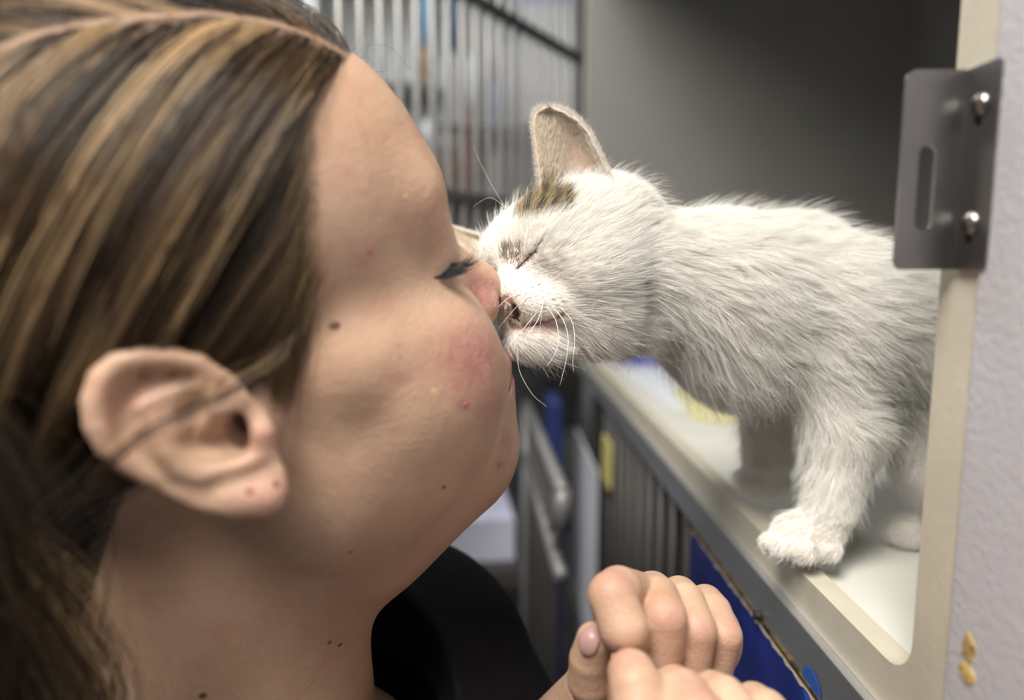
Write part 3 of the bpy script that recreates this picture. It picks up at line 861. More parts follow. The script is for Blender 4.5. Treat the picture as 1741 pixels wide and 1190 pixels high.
DOTS = np.array([(894, 500), (905, 491), (913, 484), (921, 493), (930, 487), (900, 507), (910, 503), (920, 507), (930, 500), (940, 494), (948, 503), (938, 510), (926, 517), (912, 515), (902, 519), (955, 512), (946, 518)], float)
def fur_colours(p, px, rg):
    n = len(p)
    col = WHITE * rg.uniform(.93, 1.06, (n, 1))
    x, y = px[:, 0] + rg.normal(0, 2.5, n), px[:, 1] + rg.normal(0, 2.5, n)
    front = (p - KC) @ kN > -.8
    tab = np.where(rg.random(n)[:, None] < .45, [.05, .045, .03], [.36, .29, .18])
    stripe = np.sin(x * .32 + y * .1) > .1
    tab2 = np.where((stripe & (rg.random(n) < .85))[:, None], [.055, .05, .035], [.42, .33, .19])
    A = (((x - 868) / 20) ** 2 + ((y - 433) / 17) ** 2 < 1) | (((x - 886) / 7) ** 2 + ((y - 420) / 5) ** 2 < 1)
    B = inside([(868, 374), (884, 350), (915, 326), (960, 326), (972, 345), (962, 362), (930, 366), (905, 374), (882, 380)], np.stack([x, y], 1))
    Cc = ((x - 897) / 9) ** 2 + ((y - 455) / 7) ** 2 < 1
    D = inside([(700, 340), (866, 360), (850, 405), (838, 415), (830, 430), (700, 460)], np.stack([x, y], 1)) & (p[:, 1] > 34.2)
    col = np.where((A & front)[:, None], tab, col); col = np.where((B & front)[:, None], tab2, col)
    col = np.where((Cc & front & (rg.random(n) < .5))[:, None], np.array([.5, .4, .27]), col)
    col = np.where(D[:, None], tab2, col)
    lip = inside([(866, 552), (950, 538), (958, 552), (925, 572), (885, 574)], np.stack([x, y], 1))
    col = np.where((lip & front)[:, None], np.array([.70, .56, .49]), col)
    dx, dy = px[:, 0][:, None] - DOTS[:, 0], px[:, 1][:, None] - DOTS[:, 1]
    dot = ((dx ** 2 + dy ** 2) < 5.).any(1)
    col = np.where((dot & front)[:, None], np.array([.22, .17, .14]), col)
    return col

def grow_fur(n, seed):
    rg = np.random.default_rng(seed)
    q = KF_[rg.integers(0, len(KF_), n)]; uv = rg.random((n, 2)); a, b = uv[:, :1], uv[:, 1:]
    mix = lambda X: X[q[:, 0]] * (1 - a) * (1 - b) + X[q[:, 1]] * a * (1 - b) + X[q[:, 2]] * a * b + X[q[:, 3]] * (1 - a) * b
    p = mix(KV); N = mix(KN); N /= np.linalg.norm(N, axis=1)[:, None]
    view = (N * -p).sum(1) / np.linalg.norm(p, axis=1)
    keep = (view > -.25) | (rg.random(n) < .2)
    p, N = p[keep], N[keep]; n = len(p)
    px = project(p)
    hd = 1 - sstep(3.8, 5.4, np.linalg.norm(p - KC, axis=1))
    leg = sstep(690, 780, px[:, 1]) * (1 - hd)
    paw = sstep(860, 890, px[:, 1])
    toN = p - KNOSE; dn = np.linalg.norm(toN, axis=1)
    fl_head = toN / dn[:, None] + np.array([.15, 0, 0])
    under = np.clip(-N[:, 2], 0, 1)[:, None]
    fl_body = np.array([.85, .1, -.42]) * (1 - under) + np.array([.35, 0, -.9]) * under
    flow = fl_head * hd[:, None] + (1 - hd[:, None]) * (fl_body * (1 - leg[:, None]) + np.array([.05, 0, -1]) * leg[:, None])
    flow = flow * (1 - paw[:, None]) + paw[:, None] * np.array([-.8, -.3, -.4])
    flow += .34 * wave3(p, 2.6, 3) * (1 - .6 * hd[:, None]) + .22 * wave3(p, .8, 4) * (1 - .55 * hd[:, None]) + rg.normal(0, .08, (n, 3))
    tan = flow - (flow * N).sum(1)[:, None] * N; tan /= np.maximum(np.linalg.norm(tan, axis=1), 1e-6)[:, None]
    ln = (.28 + .38 * sstep(1.5, 4.5, dn)) * hd + (1 - hd) * (1.0 - .40 * leg)
    ln = ln * (1 - .5 * paw) * np.clip((dn - .3) / 2.9, .2, 1) * rg.uniform(.6, 1.2, n)
    hair_up = (.30 + .22 * sstep(1.5, 4, dn)) * hd + .62 * (1 - hd) + .25 * hd * sstep(3.5, 6, dn)
    guard = rg.random(n) < .07
    ln = np.where(guard & (dn > 2.5), ln * 1.5, ln); hair_up = np.where(guard, hair_up + .28, hair_up)
    # eye slit, lips and nose leather stay bare
    hm = hd > .5
    ok = np.ones(n, bool); hi = np.nonzero(hm)[0]
    ok[hi] = (dist_line(p[hi], eye_pts) > .07) & (dist_line(p[hi], mouth_pts) > .10) & ~((np.abs(tk(p[hi])[:, 1]) < .5) & (np.linalg.norm(p[hi] - nose_c, axis=1) < .62))
    # no fur inside the person's nose
    K = 5; t = np.linspace(0, 1, K)[None, :, None]
    d0 = tan * .85 + N * hair_up[:, None]
    bend = tan * .35 - N * .30 + np.array([0, 0, -.12])
    paths = p[:, None] + ln[:, None, None] * (t * d0[:, None] + t ** 2 * .55 * bend[:, None])
    cols = fur_colours(p, px, rg)
    dens = np.where(hd > .3, 1., .85)
    ok &= rg.random(n) < dens
    return paths[ok], cols[ok], ln[ok]
paths, cols, ln = grow_fur(330000, 21)
# tapered fibres
rad = np.array([1, .95, .8, .55, .15])[None] * .0055
rad = np.broadcast_to(rad, (len(paths), 5))
fur = strands('fur', paths, rad, M_fur, kitten, cols); meta(fur, 'short white fur with grey brown tabby patches', kind='stuff')

def ear_fur(e, tipdir, seed, n, inner_sign):
    rg = np.random.default_rng(seed)
    V2, F, N, n0 = e; m = 18; nn = 22
    out, cs = [], []
    i = rg.integers(0, nn - 1, n); j = rg.integers(0, m - 1, n); u, v = rg.random((2, n, 1))
    g = V2[:n0].reshape(nn, m, 3) * .5 + V2[n0:].reshape(nn, m, 3) * .5
    p = g[i, j] * (1 - u) * (1 - v) + g[i + 1, j] * u * (1 - v) + g[i, j + 1] * (1 - u) * v + g[i + 1, j + 1] * u * v
    nv = N.reshape(nn, m, 3)[i, j]
    toward = np.where(((nv * -p).sum(1) > 0)[:, None], nv, -nv)          # faces the camera: the inner side
    side = np.where(rg.random((n, 1)) < .68, 1., -1.)
    nv = toward * side
    ti = g[np.minimum(i + 1, nn - 1), j] - g[i, j]; ti /= np.maximum(np.linalg.norm(ti, axis=1), 1e-6)[:, None]
    across = g[i, np.minimum(j + 1, m - 1)] - g[i, j]; across /= np.maximum(np.linalg.norm(across, axis=1), 1e-6)[:, None]
    s = (j + v[:, 0]) / (m - 1); t = (i + u[:, 0]) / (nn - 1)
    inner = side[:, 0] > 0
    edge_ = np.hypot((s - .70) / .22, (t - .12) / .42)
    bare = inner & (edge_ + rg.normal(0, .12, n) < 1) & (rg.random(n) < .96)
    ln = np.where(inner, np.where((s < .42) & (t < .75), .75, .30), .24) * rg.uniform(.5, 1.1, n)
    d0 = ti * .8 + nv * .28 + across * np.where((s < .4) & inner, .28, .02)[:, None] + rg.normal(0, .10, (n, 3))
    K = 5; tt = np.linspace(0, 1, K)[None, :, None]
    paths = p[:, None] + nv[:, None] * .06 + ln[:, None, None] * (tt * d0[:, None] + tt ** 2 * (-.22 * nv[:, None]))
    beige = np.array([.70, .58, .43]); lightb = np.array([.86, .79, .67])
    c = np.where((rg.random(n) < .5)[:, None], beige, lightb) * rg.uniform(.85, 1.12, (n, 1))
    c = np.where(((s > .9) | (t < .06))[:, None], WHITE, c)
    if tipdir: c = np.where(((t < .2 + .05 * rg.normal(0, 1, n)) & (s < .42))[:, None], np.where((rg.random(n) < .5)[:, None], [.09, .08, .055], [.42, .33, .20]), c)
    paths, c = paths[~bare], c[~bare]
    # soft rim along both edges and over the tip
    ne = n // 4; ctr = g.reshape(-1, 3).mean(0); rim = np.concatenate([g[:, 0], g[::-1, -1]])
    k = rg.integers(0, len(rim) - 1, ne); w_ = rg.random((ne, 1)); r0 = rim[k] * (1 - w_) + rim[k + 1] * w_
    out = r0 - ctr; out /= np.linalg.norm(out, axis=1)[:, None]
    tipd = nrm(g[-1].mean(0) - g[0].mean(0))
    dd = out * .45 + tipd * .75 + rg.normal(0, .25, (ne, 3)); l2 = rg.uniform(.12, .34, (ne, 1, 1))
    pr = r0[:, None] + rg.normal(0, .02, (ne, 1, 3)) - dd[:, None] * .05 + l2 * tt * dd[:, None]
    # white tufts rising in front of the ear base
    nt_ = n // 9; sb = rg.uniform(.42, 1.0, nt_); jb = np.clip((sb * (m - 1)).astype(int), 0, m - 2); ib = rg.integers(1, 5, nt_)
    q0 = g[ib, jb] + rg.normal(0, .05, (nt_, 3)) - nrm(ctr) * np.where(sb < .9, .25, .05)[:, None]
    td = tipd * .8 + rg.normal(0, .16, (nt_, 3)) - nrm(ctr) * .2 + (g[0, -1] - g[0, 0]) * (-.05); lt = rg.uniform(.35, .95, (nt_, 1, 1))
    pt = q0[:, None] + lt * tt * td[:, None]
    return np.concatenate([paths, pr, pt]), np.concatenate([c, np.where((rg.random(ne) < .5)[:, None], WHITE, lightb), np.tile(WHITE, (nt_, 1))])
pa, ca = ear_fur(ear1, True, 5, 16000, 1); pb, cb = ear_fur(ear2, None, 6, 4000, 1)
pp = np.concatenate([pa, pb]); cc = np.concatenate([ca, cb])
ef = strands('ear_fur', pp, np.array([1, .95, .8, .55, .15]) * .006, M_fur, kitten, cc)
meta(ef, 'beige hairs lining the ears', kind='stuff')
# ---- dark rim of the closed eye
M_rim = plain('eyelid_rim', (.10, .05, .035), .4)
ep = np.array([khit(*q) for q in ((878, 458), (886, 450), (893, 444), (900, 437), (907, 430), (914, 420), (922, 407))])
rim = tube('eyelid_rim', ep - .02 * nrm(ep[3]), [.02, .04, .045, .045, .04, .03, .012], M_rim, kitten, seg=8); rim['label'] = 'dark brown rim of the closed eye'
# ---- whiskers and brow hairs: each its own part
M_whisk = fibre_mat('whisker_keratin', False, (.92, .91, .88), .35, .15)
def smooth_path(pts, n):
    pts = np.asarray(pts, float)
    P0 = np.vstack([2 * pts[0] - pts[1], pts, 2 * pts[-1] - pts[-2]]); out = []
    m = len(pts) - 1
    for s in np.linspace(0, m, n):
        i = min(int(s), m - 1); t = s - i; a, b, c, d = P0[i:i + 4]
        out.append(.5 * ((2 * b) + (c - a) * t + (2 * a - 5 * b + 4 * c - d) * t * t + (3 * b - a - 3 * c + d) * t ** 3))
    return np.array(out)
WH = [([(914, 530), (885, 565), (866, 588)], 30.0, 29.4, .018),
      ([(925, 512), (914, 545), (893, 575), (886, 600)], 30.0, 28.4, .020),
      ([(930, 522), (945, 545), (950, 580), (942, 605), (930, 622)], 30.0, 28.2, .018),
      ([(938, 520), (958, 545), (966, 575), (963, 610), (952, 655)], 30.0, 28.0, .019),
      ([(948, 518), (972, 545), (977, 580), (974, 612), (975, 632)], 30.1, 28.4, .015),
      ([(880, 592), (883, 630), (905, 670), (929, 691)], 30.6, 28.8, .013),
      ([(884, 500), (862, 508), (842, 530), (831, 551)], 29.9, 29.6, .018),
      ([(905, 500), (880, 520), (858, 545), (846, 560)], 29.9, 29.6, .013),
      ([(868, 366), (845, 330), (818, 280), (806, 250)], 31.5, 32.0, .009),
      ([(870, 368), (850, 345), (833, 336), (818, 342), (804, 352)], 31.5, 32.0, .009),
      ([(905, 520), (903, 545), (896, 562)], 29.9, 29.5, .009), ([(922, 530), (918, 555), (920, 570)], 30.0, 29.6, .009),
      ([(890, 448), (905, 480), (915, 505)], 29.9, 29.6, .006)]
for pts, d0, d1, r in WH:
    h0 = khit(*pts[0]); d0 = min(float(-(h0 @ CR)[2]) , 33.)
    q = [P(x, y, d0 + (d1 - d0 if d1 < d0 else -.4) * i / (len(pts) - 1)) for i, (x, y) in enumerate(pts)]
    sp = smooth_path(q, 14)
    tube('whisker', sp, list(np.linspace(r, r * .3, 14)), M_whisk, kitten, seg=6)
# ------------------------------------------------------------------ hands and forearms
def build_hands():
    f = Field((-4, 15.5, -33), (12.5, 37, -8.6), .085)
    def fin(pts, rs, k): f.chain([P(*q) for q in pts], rs, k, kk=.05)
    # far hand: closed fist, fingers towards the camera
    f.ell(P(1150, 1085, 28.4), (2.7, 2.0, 2.2))
    fin([(1110, 1015, 28), (1052, 1003, 24.6), (1040, 1012, 24.0), (1060, 1066, 23.6), (1072, 1088, 24.6)], [.85, .84, .84, .86, .7], .10)
    fin([(1110, 1006, 28.3), (1118, 1016, 26), (1128, 1048, 24.6), (1123, 1108, 24.8), (1118, 1120, 26)], [.84, .82, .84, .80, .66], .10)
    fin([(1155, 1012, 28.8), (1165, 1024, 27), (1182, 1070, 25.3), (1174, 1128, 25.5), (1165, 1134, 26.6)], [.8, .78, .78, .74, .6], .10)
    fin([(1200, 1024, 29.2), (1212, 1040, 27.6), (1229, 1080, 26.2), (1217, 1130, 26.4), (1205, 1136, 27.2)], [.75, .74, .72, .68, .55], .10)
    fin([(1030, 1200, 27.2), (1004, 1155, 25.2), (1003, 1120, 24.7), (1010, 1088, 24.3)], [1.1, .85, .74, .64], .18)
    fin([(1090, 1120, 28.6), (1020, 1200, 31), (920, 1310, 35)], [2.1, 2.0, 2.5], .8)
    fin([(920, 1310, 35), (760, 1450, 36)], [2.5, 3.0], .8)
    D1 = f.D; f.D = np.full_like(D1, 50.)
    # near hand: knuckles towards the camera
    f.ell(P(1210, 1320, 22.6), (3.0, 1.9, 2.3))
    fin([(1094, 1250, 21.2), (1080, 1165, 21.9), (1074, 1146, 22.3), (1066, 1210, 23.6)], [1.0, .84, .78, .7], .2)
    fin([(1182, 1220, 21.2), (1160, 1182, 22.1), (1148, 1172, 22.7), (1135, 1210, 24.0)], [.95, .82, .76, .68], .5)
    fin([(1264, 1240, 21.7), (1230, 1190, 22.5), (1213, 1180, 23.1), (1200, 1220, 24.2)], [.88, .78, .74, .66], .5)
    fin([(1345, 1270, 22.4), (1302, 1212, 23.2), (1282, 1196, 23.9), (1265, 1230, 24.5)], [.85, .78, .70, .6], .5)
    fin([(1130, 1310, 23.0), (1060, 1280, 24), (1080, 1225, 24.6)], [1.1, .85, .6], .3)
    fin([(1200, 1320, 22.6), (1100, 1500, 25), (1000, 1600, 26)], [2.3, 2.5, 2.9], .8)
    D2 = f.D; f.D = D1; V1, F1 = f.mesh(1); f.D = D2; V2, F2 = f.mesh(1)
    fld = (np.minimum(D1, D2), f.lo, f.h)
    def hit(px, py, d0=18., d1=34.):
        d = np.arange(d0, d1, .03); q = P(px, py, 1.)[None] * d[:, None]
        return q[np.argmax(sample(fld, q) < 0)]
    return np.concatenate([V1, V2]), np.concatenate([F1, F2 + len(V1)]), fld, hit
GV, GF, GFLD, ghit = build_hands()
def build_shirt():
    f = Field((-24, 21, -42), (7, 48, -11.5), .2)
    f.cone(P(664, 1168, 37.2), P(706, 1340, 36.5), 7.75, 9.5)
    f.cone(P(655, 1165, 37.2), P(420, 1330, 33), 7.3, 8.5, 2.0)
    f.ell(P(470, 1500, 30), (11, 10, 11), 3.0)
    f.cone(P(430, 900, 25.5), P(520, 1200, 28), 6.1, 6.3, .4, 's')
    f.ell(P(590, 1270, 30.5), (4.4, 5.2, 3.6), .4, 's')
    return f.mesh(1)
SV, SF = build_shirt()

# ------------------------------------------------------------------ skin
def hhit(px, py, d0=15., d1=38.):
    d = np.arange(d0, d1, .03); q = P(px, py, 1.)[None] * d[:, None]
    i = np.argmax(sample(HEADFLD, to_head(q)) < 0); return q[i]
bodyV = np.concatenate([from_head(HV), GV]); bodyF = np.concatenate([HFc[:, ::-1], GF + len(HV)])
BP = project(bodyV)
nB = len(bodyV)
flush_and_glow = np.zeros(nB); lipm = np.zeros(nB); scalp = np.zeros(nB)
def blob(px, py, rx, ry, amt, rot=0.):
    """soft patch of reddened skin, or of backlit ear glow put into the colour, centred where the photo shows it"""
    c = hhit(px, py); sc = np.linalg.norm(c) / FPX
    d = bodyV[:len(HV)] - c
    e1 = nrm(np.cross(c, [0, 0, 1.])); e2 = np.cross(e1, nrm(c))
    a, b = d @ e1, d @ e2; ca, sa = math.cos(rot), math.sin(rot)
    q = ((a * ca + b * sa) / (rx * sc)) ** 2 + ((-a * sa + b * ca) / (ry * sc)) ** 2 + (np.linalg.norm(d, axis=1) / (max(rx, ry) * sc * 1.6)) ** 4
    flush_and_glow[:len(HV)] = np.maximum(flush_and_glow[:len(HV)], amt * np.exp(-q * 1.2))
def knuckle(px, py, r, amt):
    c = ghit(px, py); d = np.linalg.norm(GV - c, axis=1)
    flush_and_glow[len(HV):] = np.maximum(flush_and_glow[len(HV):], amt * np.exp(-(d / r) ** 2))
for q in ((1042, 985), (1130, 1046), (1188, 1072), (1240, 1068), (1185, 1165), (1065, 1110), (1150, 1128), (1010, 1070)): knuckle(*q, .75, .42)
for a in ((808, 610, 62, 78, 1.0), (835, 680, 40, 50, .7), (815, 495, 46, 40, .85), (450, 845, 50, 35, .55), (440, 750, 30, 40, .4), (675, 640, 26, 16, .5), (680, 590, 12, 10, .5), (790, 690, 16, 12, .9),
          (620, 440, 26, 22, .25), (655, 520, 22, 18, .25), (600, 300, 50, 60, .12), (700, 360, 40, 40, .2), (735, 380, 20, 30, .3), (865, 750, 20, 30, .5), (850, 790, 14, 14, .6), (230, 690, 60, 60, .3)):  # last patch paints light glowing through the ear rim
    blob(*a)
lm = (np.abs(HV[:, 1]) < 2.3) & (np.abs(HV[:, 2] + 6.25) < 1.05) & (HV[:, 0] > 8.3)
lipm[:len(HV)][lm] = 1
scalp[:len(HV)] = SCALP * np.where((np.abs(HV[:, 1] - PART_L) < .16) & (HV[:, 2] > 3), .72, 1.0)
m, nt, b = new_mat('fair_skin')
N = nt.nodes.new; L = nt.links.new
def attr(n):
    a = N('ShaderNodeAttribute'); a.attribute_name = n; return a.outputs['Fac']
tc = N('ShaderNodeTexCoord')
def noise(sc, det=4, rough=.55):
    n = N('ShaderNodeTexNoise'); n.inputs['Scale'].default_value = sc; n.inputs['Detail'].default_value = det; n.inputs['Roughness'].default_value = rough
    L(tc.outputs['Object'], n.inputs['Vector']); return n.outputs[0]
def ramp(x, lo, hi, c0=(0, 0, 0, 1), c1=(1, 1, 1, 1)):
    r = N('ShaderNodeValToRGB'); r.color_ramp.elements[0].position = lo; r.color_ramp.elements[1].position = hi
    r.color_ramp.elements[0].color = c0; r.color_ramp.elements[1].color = c1; L(x, r.inputs[0]); return r.outputs[0]
def mixc(fac, a, bcol):
    x = N('ShaderNodeMix'); x.data_type = 'RGBA'
    L(fac, x.inputs[0])
    for i, v in ((6, a), (7, bcol)):
        if isinstance(v, tuple): x.inputs[i].default_value = (*v, 1)
        else: L(v, x.inputs[i])
    return x.outputs[2]
def math_(op, a, bb):
    x = N('ShaderNodeMath'); x.operation = op
    for i, v in enumerate((a, bb)):
        if isinstance(v, (int, float)): x.inputs[i].default_value = v
        else: L(v, x.inputs[i])
    return x.outputs[0]
base = ramp(noise(28, 5), .35, .68, (.50, .315, .21, 1), (.615, .41, .29, 1))
blot = ramp(noise(75, 4), .53, .74)
base = mixc(math_('MULTIPLY', blot, .38), base, (.50, .25, .18))
fl_ = attr('flush_and_glow')
spk = ramp(noise(260, 4), .38, .64)
fm = math_('MULTIPLY', fl_, math_('ADD', .55, math_('MULTIPLY', spk, .45)))
base = mixc(fm, base, (.42, .155, .155))
base = mixc(math_('MULTIPLY', attr('lips'), .7), base, (.52, .20, .19))
base = mixc(math_('MULTIPLY', attr('scalp'), .82), base, (.085, .055, .035))
L(base, b.inputs['Base Color'])
b.inputs['Roughness'].default_value = .47
b.inputs['Specular IOR Level'].default_value = .42
b.inputs['Subsurface Weight'].default_value = .22
b.inputs['Subsurface Radius'].default_value = (.006, .0022, .0012)
b.inputs['Subsurface Scale'].default_value = 1.0
bp = N('ShaderNodeBump'); bp.inputs['Strength'].default_value = .5; bp.inputs['Distance'].default_value = .0009
hgt = math_('ADD', math_('MULTIPLY', noise(900, 2), .8), math_('MULTIPLY', noise(160, 3), .9))
L(hgt, bp.inputs['Height']); L(bp.outputs[0], b.inputs['Normal'])
M_skin = m
person = mesh_obj('person', bodyV, bodyF, M_skin)
meta(person, 'woman with streaked brown hair and black shirt, eyes closed, touching noses with the kitten', 'person')
set_attr(person, 'flush_and_glow', flush_and_glow); set_attr(person, 'lips', lipm); set_attr(person, 'scalp', scalp)
M_shirt = plain('black_cotton', (.006, .006, .009), .85, var=.3, scale=80, bump=.25, bscale=900, spec=.2)
shirt = mesh_obj('shirt', SV, SF, M_shirt, person); shirt['label'] = 'black cotton shirt'
# ---- hair
M_hair = fibre_mat('brown_hair_with_blond_streaks', True, rough=.36, trans=.12)
M_hair.node_tree.nodes['Principled BSDF'].inputs['Specular IOR Level'].default_value = .5
NCL = 1100
roots, near, paths = clumped(20000, NCL, 20, 17, .55, 11)
cols = hair_colours(roots, near, NCL, 5)
K = paths.shape[1]
rad = np.linspace(1, .7, K)[None] * rng.uniform(.008, .015, (len(paths), 1))
hair = strands('hair', from_head(paths.reshape(-1, 3)).reshape(paths.shape), rad, M_hair, person, cols)
meta(hair, 'brown hair with blond streaks combed back from a parting', kind='stuff')
# loose lock tucked across the ear, tail on the shoulder, flyaways
def lock(pts, n, spread, r, seed, colset, K=16):
    rg = np.random.default_rng(seed); out = []
    c = smooth_path([P(*q) for q in pts], K)
    for i in range(n):
        o = rg.normal(0, 1, 3) * np.array(spread); t = np.linspace(0, 1, K)[:, None]
        out.append(c + o * (.35 + .9 * t * (1.3 - t)) + rg.normal(0, .05, 3) * np.sin(t * 6 + rg.uniform(0, 6)))
    cs = np.array(colset)[rg.integers(0, len(colset), n)] * rg.uniform(.7, 1.3, (n, 1))
    return np.array(out), cs
DK, MD, BL = (.028, .017, .008), (.125, .078, .038), (.52, .37, .18)
A1 = lock([(545, 470, 21.6), (500, 570, 20.2), (430, 640, 19.0), (340, 690, 18.0), (265, 725, 17.3), (200, 775, 17.2), (150, 830, 18.4)], 16, (.08, .1, .09), .01, 3, [MD, MD, DK])
A2 = lock([(520, 520, 21.2), (470, 600, 19.9), (400, 640, 19.0), (330, 655, 18.1), (240, 700, 17.3), (170, 760, 17.5)], 9, (.22, .15, .25), .01, 4, [MD, BL])
A3 = lock([(-60, 900, 17), (-10, 1000, 17.5), (40, 1090, 18.5), (90, 1180, 19.5), (120, 1300, 20)], 800, (1.3, .9, 1.0), .01, 5, [DK, MD, BL, MD])
A4 = lock([(-120, 700, 16), (-60, 900, 16.5), (-40, 1060, 17.2), (-60, 1300, 18)], 900, (1.3, 1.2, 1.2), .01, 6, [DK, DK, DK])  # all dark strands: the shadow at the nape is put into their colour
# soft fine hair at the temple, thinning out towards the cheek
def temple(n, seed):
    rg = np.random.default_rng(seed); out = []
    edge = np.array([(556, 120), (536, 170), (530, 240), (532, 330), (538, 420), (545, 480), (530, 550), (505, 610), (480, 650)], float)
    R = []
    for i in range(n):
        t = rg.random() ** .8 * (len(edge) - 1); j = min(int(t), len(edge) - 2); e = edge[j] + (edge[j + 1] - edge[j]) * (t - j)
        R.append(hhit(*(e + np.array([abs(rg.normal(0, 1)) * -22 + 2 + rg.exponential(5), rg.normal(0, 6)]))))
    p = to_head(np.array(R)); path = [p]; L_ = rg.uniform(1.5, 4.0, (n, 1)); lf = rg.uniform(.03, .25, n)
    d = np.c_[np.full(n, -.72), np.full(n, .1), -.62 - .2 * rg.random(n)] + rg.normal(0, .1, (n, 3))
    for k in range(1, 12):
        g = grad(BALD, p); dd = d - (d * g).sum(1)[:, None] * g; dd /= np.linalg.norm(dd, axis=1)[:, None]
        p = p + dd * L_ / 11; p = p + grad(BALD, p) * np.clip(.03 + lf * math.sin(k / 11 * 1.6) - sample(BALD, p), -.3, .3)[:, None]
        path.append(p)
    return from_head(np.stack(path, 1).reshape(-1, 3)).reshape(n, 12, 3), np.array([MD, MD, DK, BL])[rg.integers(0, 4, n)] * rg.uniform(.7, 1.3, (n, 1))
A5 = temple(420, 9)
th = strands('temple_hair', A5[0], np.linspace(1, .4, 12)[None] * .006, M_hair, person, A5[1]); meta(th, 'fine soft hair along the temple', kind='stuff')
pp = np.concatenate([q[0] for q in (A1, A2, A3, A4)]); cc = np.concatenate([q[1] for q in (A1, A2, A3, A4)])
lk = strands('loose_hair', pp, rng.uniform(.007, .013, (len(pp), 1)), M_hair, person, cc); meta(lk, 'loose locks over the ear and on the shoulder', kind='stuff')
fly = []
for pts in ([(600, 95, 27), (630, 76, 27.5), (665, 82, 28), (700, 120, 28.4)], [(605, 105, 27), (622, 90, 27.3), (632, 60, 27.6), (628, 20, 27.8)], [(610, 110, 27), (632, 122, 27.4), (660, 120, 27.6)],
            [(600, 90, 27), (615, 60, 27), (625, 30, 27)], [(598, 100, 27), (628, 100, 27.2), (634, 125, 27.4)]):
    fly.append(smooth_path([P(*q) for q in pts], 12))
fa = strands('flyaway_hair', np.array(fly), .004, M_hair, person, np.tile(DK, (len(fly), 1))); meta(fa, 'thin stray hairs over the forehead', kind='stuff')
# ---- lashes and brow
M_lash = plain('black_lash', (.006, .005, .005), .5)
rg = np.random.default_rng(8); ls = []
la, lb_ = (741, 471), (768, 447)
for i in range(64):
    t = rg.random(); px = la[0] + (lb_[0] - la[0]) * t; py = la[1] + (lb_[1] - la[1]) * t + 3 * math.sin(t * 3.14)
    r0 = hhit(px, py); ln = rg.uniform(.9, 1.45) * (.85 + .3 * t)
    d1 = nrm(hF * 1.0 - hU * (.95 - .30 * t + rg.normal(0, .16)) + hL * (.42 + rg.normal(0, .10))); d2 = nrm(hF * 1.0 + hU * (.30 + rg.normal(0, .2)) + hL * rg.normal(0, .15))
    tt = np.linspace(0, 1, 9)[:, None]
    ls.append(r0 - .03 * d1 + ln * (tt * d1 + tt ** 2 * .62 * (d2 - d1)))
lash = strands('eyelashes', np.array(ls), np.array([1, 1, 1, .9, .8, .65, .5, .35, .15]) * .015, M_lash, person); meta(lash, 'long dark eyelashes', kind='stuff')
lid = smooth_path([hhit(px, py) - .02 * nrm(hhit(px, py)) for px, py in ((738, 472), (747, 470), (758, 461), (768, 447))], 12)
ll = tube('lid_line', lid, list(.02 + .045 * np.sin(np.linspace(.2, 3.0, 12))), M_lash, person, seg=8); ll['label'] = 'dark line of the closed eyelid'
bl = []
for i in range(60):
    a = rg.uniform(1.2, 3.3); q = np.array([9.6 - .25 * a - .04 * a * a, a, 2.55 + rg.normal(0, .16) + .25 * math.sin(a)])
    for _ in range(8): q = q - grad((HEADFLD), q[None])[0] * sample(HEADFLD, q[None])[0]
    d = nrm(np.array([-.25, .8, .5]) + rg.normal(0, .15, 3)); g = grad(HEADFLD, q[None])[0]; d = nrm(d - (d @ g) * g + .35 * g)
    tt = np.linspace(0, 1, 5)[:, None]; bl.append(from_head(q + rg.uniform(.35, .6) * (tt * d - tt ** 2 * .2 * g)))
brow = strands('eyebrow', np.array(bl), np.array([1, .9, .75, .5, .2]) * .006, M_hair, person, np.tile((.12, .07, .04), (len(bl), 1))); meta(brow, 'fine brown eyebrow hairs', kind='stuff')
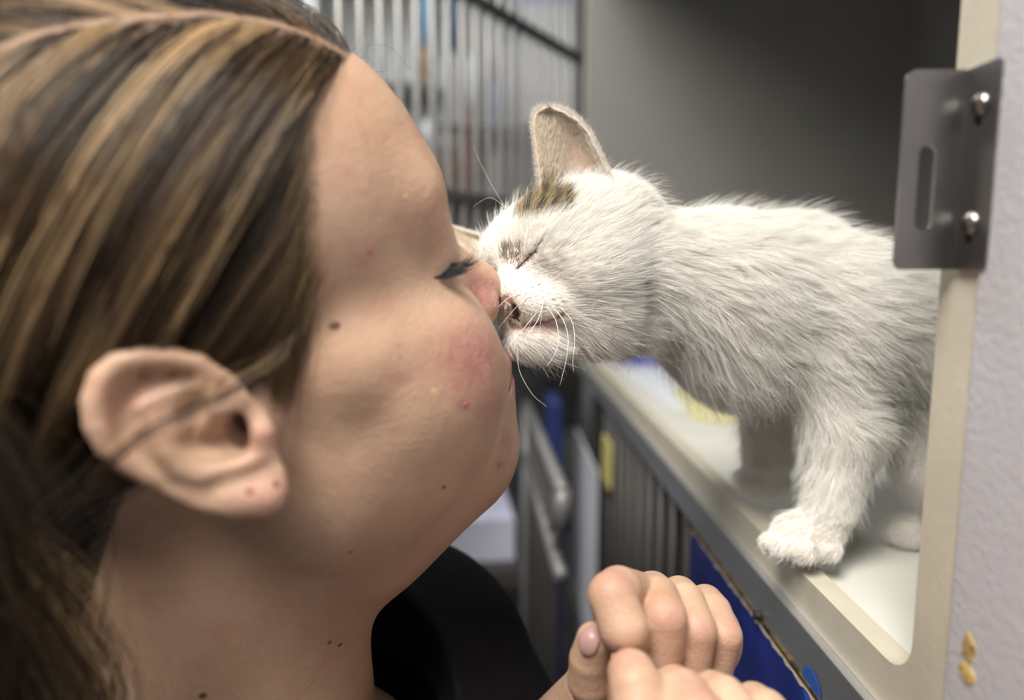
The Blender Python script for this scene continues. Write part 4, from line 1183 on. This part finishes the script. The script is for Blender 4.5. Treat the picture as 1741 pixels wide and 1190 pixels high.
# ---- moles and piercings
M_mole = plain('brown_mole', (.16, .06, .035), .5); M_spot = plain('red_spot', (.48, .15, .10), .5); M_pale = plain('pale_bump', (.72, .46, .26), .4); M_hole = plain('piercing_hole', (.22, .05, .045), .6)
for px, py, rp_, mt, nm in ((569, 554, 11, M_mole, 'mole'), (755, 828, 5, M_mole, 'mole'), (678, 586, 5.5, M_spot, 'skin_spot'), (629, 429, 6, M_spot, 'skin_spot'), (737, 664, 7, M_pale, 'skin_bump'), (792, 688, 6, M_spot, 'skin_spot'), (848, 790, 5, M_spot, 'skin_spot'),
                            (578, 1096, 5, M_mole, 'mole'), (596, 938, 4, M_mole, 'mole'), (735, 845, 3, M_spot, 'skin_spot'), (560, 1092, 4, M_mole, 'mole'), (680, 605, 4, M_spot, 'skin_spot'), (690, 335, 5, M_pale, 'skin_bump'), (596, 470, 5, M_spot, 'skin_spot'), (345, 1182, 7, M_mole, 'mole'),
                            (424, 836, 6, M_hole, 'piercing'), (470, 823, 6, M_hole, 'piercing')):
    c = hhit(px, py); r = rp_ * np.linalg.norm(c) / FPX; g = grad(HEADFLD, to_head(c)[None])[0] @ HM
    bm = bmesh.new()
    q = Vector(g).to_track_quat('Z', 'Y').to_matrix().to_4x4()
    bmesh.ops.create_uvsphere(bm, u_segments=14, v_segments=8, radius=r, matrix=Matrix.Translation(c) @ q @ Matrix.Diagonal((1, .85, .22, 1)))
    bm_obj(nm, bm, mt, person, smooth=True)
# ---- thumb nail
M_nail = plain('finger_nail', (.40, .24, .22), .25)
def nail(px, py, lx, ly, rot):
    c = ghit(px, py); g = grad(GFLD, c[None], .2)[0]
    e = P(px + math.cos(rot) * 20, py + math.sin(rot) * 20, np.linalg.norm(c)) - P(px, py, np.linalg.norm(c)); e = nrm(e - (e @ g) * g); s2 = np.cross(g, e)
    V, F = [], []
    n = 10
    for i in range(n):
        for j in range(n):
            a, b2 = (i / (n - 1) * 2 - 1), (j / (n - 1) * 2 - 1)
            ra = a * math.sqrt(1 - b2 * b2 / 2); rb = b2 * math.sqrt(1 - a * a / 2)
            q = c + e * ra * lx + s2 * rb * ly
            for _ in range(4): q = q - grad(GFLD, q[None], .2)[0] * (sample(GFLD, q[None])[0] - .035)
            V.append(q)
    F = [(i * n + j, i * n + j + 1, (i + 1) * n + j + 1, (i + 1) * n + j) for i in range(n - 1) for j in range(n - 1)]
    o = mesh_obj('thumb_nail', V, F, M_nail, person); sm = o.modifiers.new('thick', 'SOLIDIFY'); sm.thickness = .0006; sm.offset = 0
nail(1000, 1090, .62, .40, math.radians(-80))
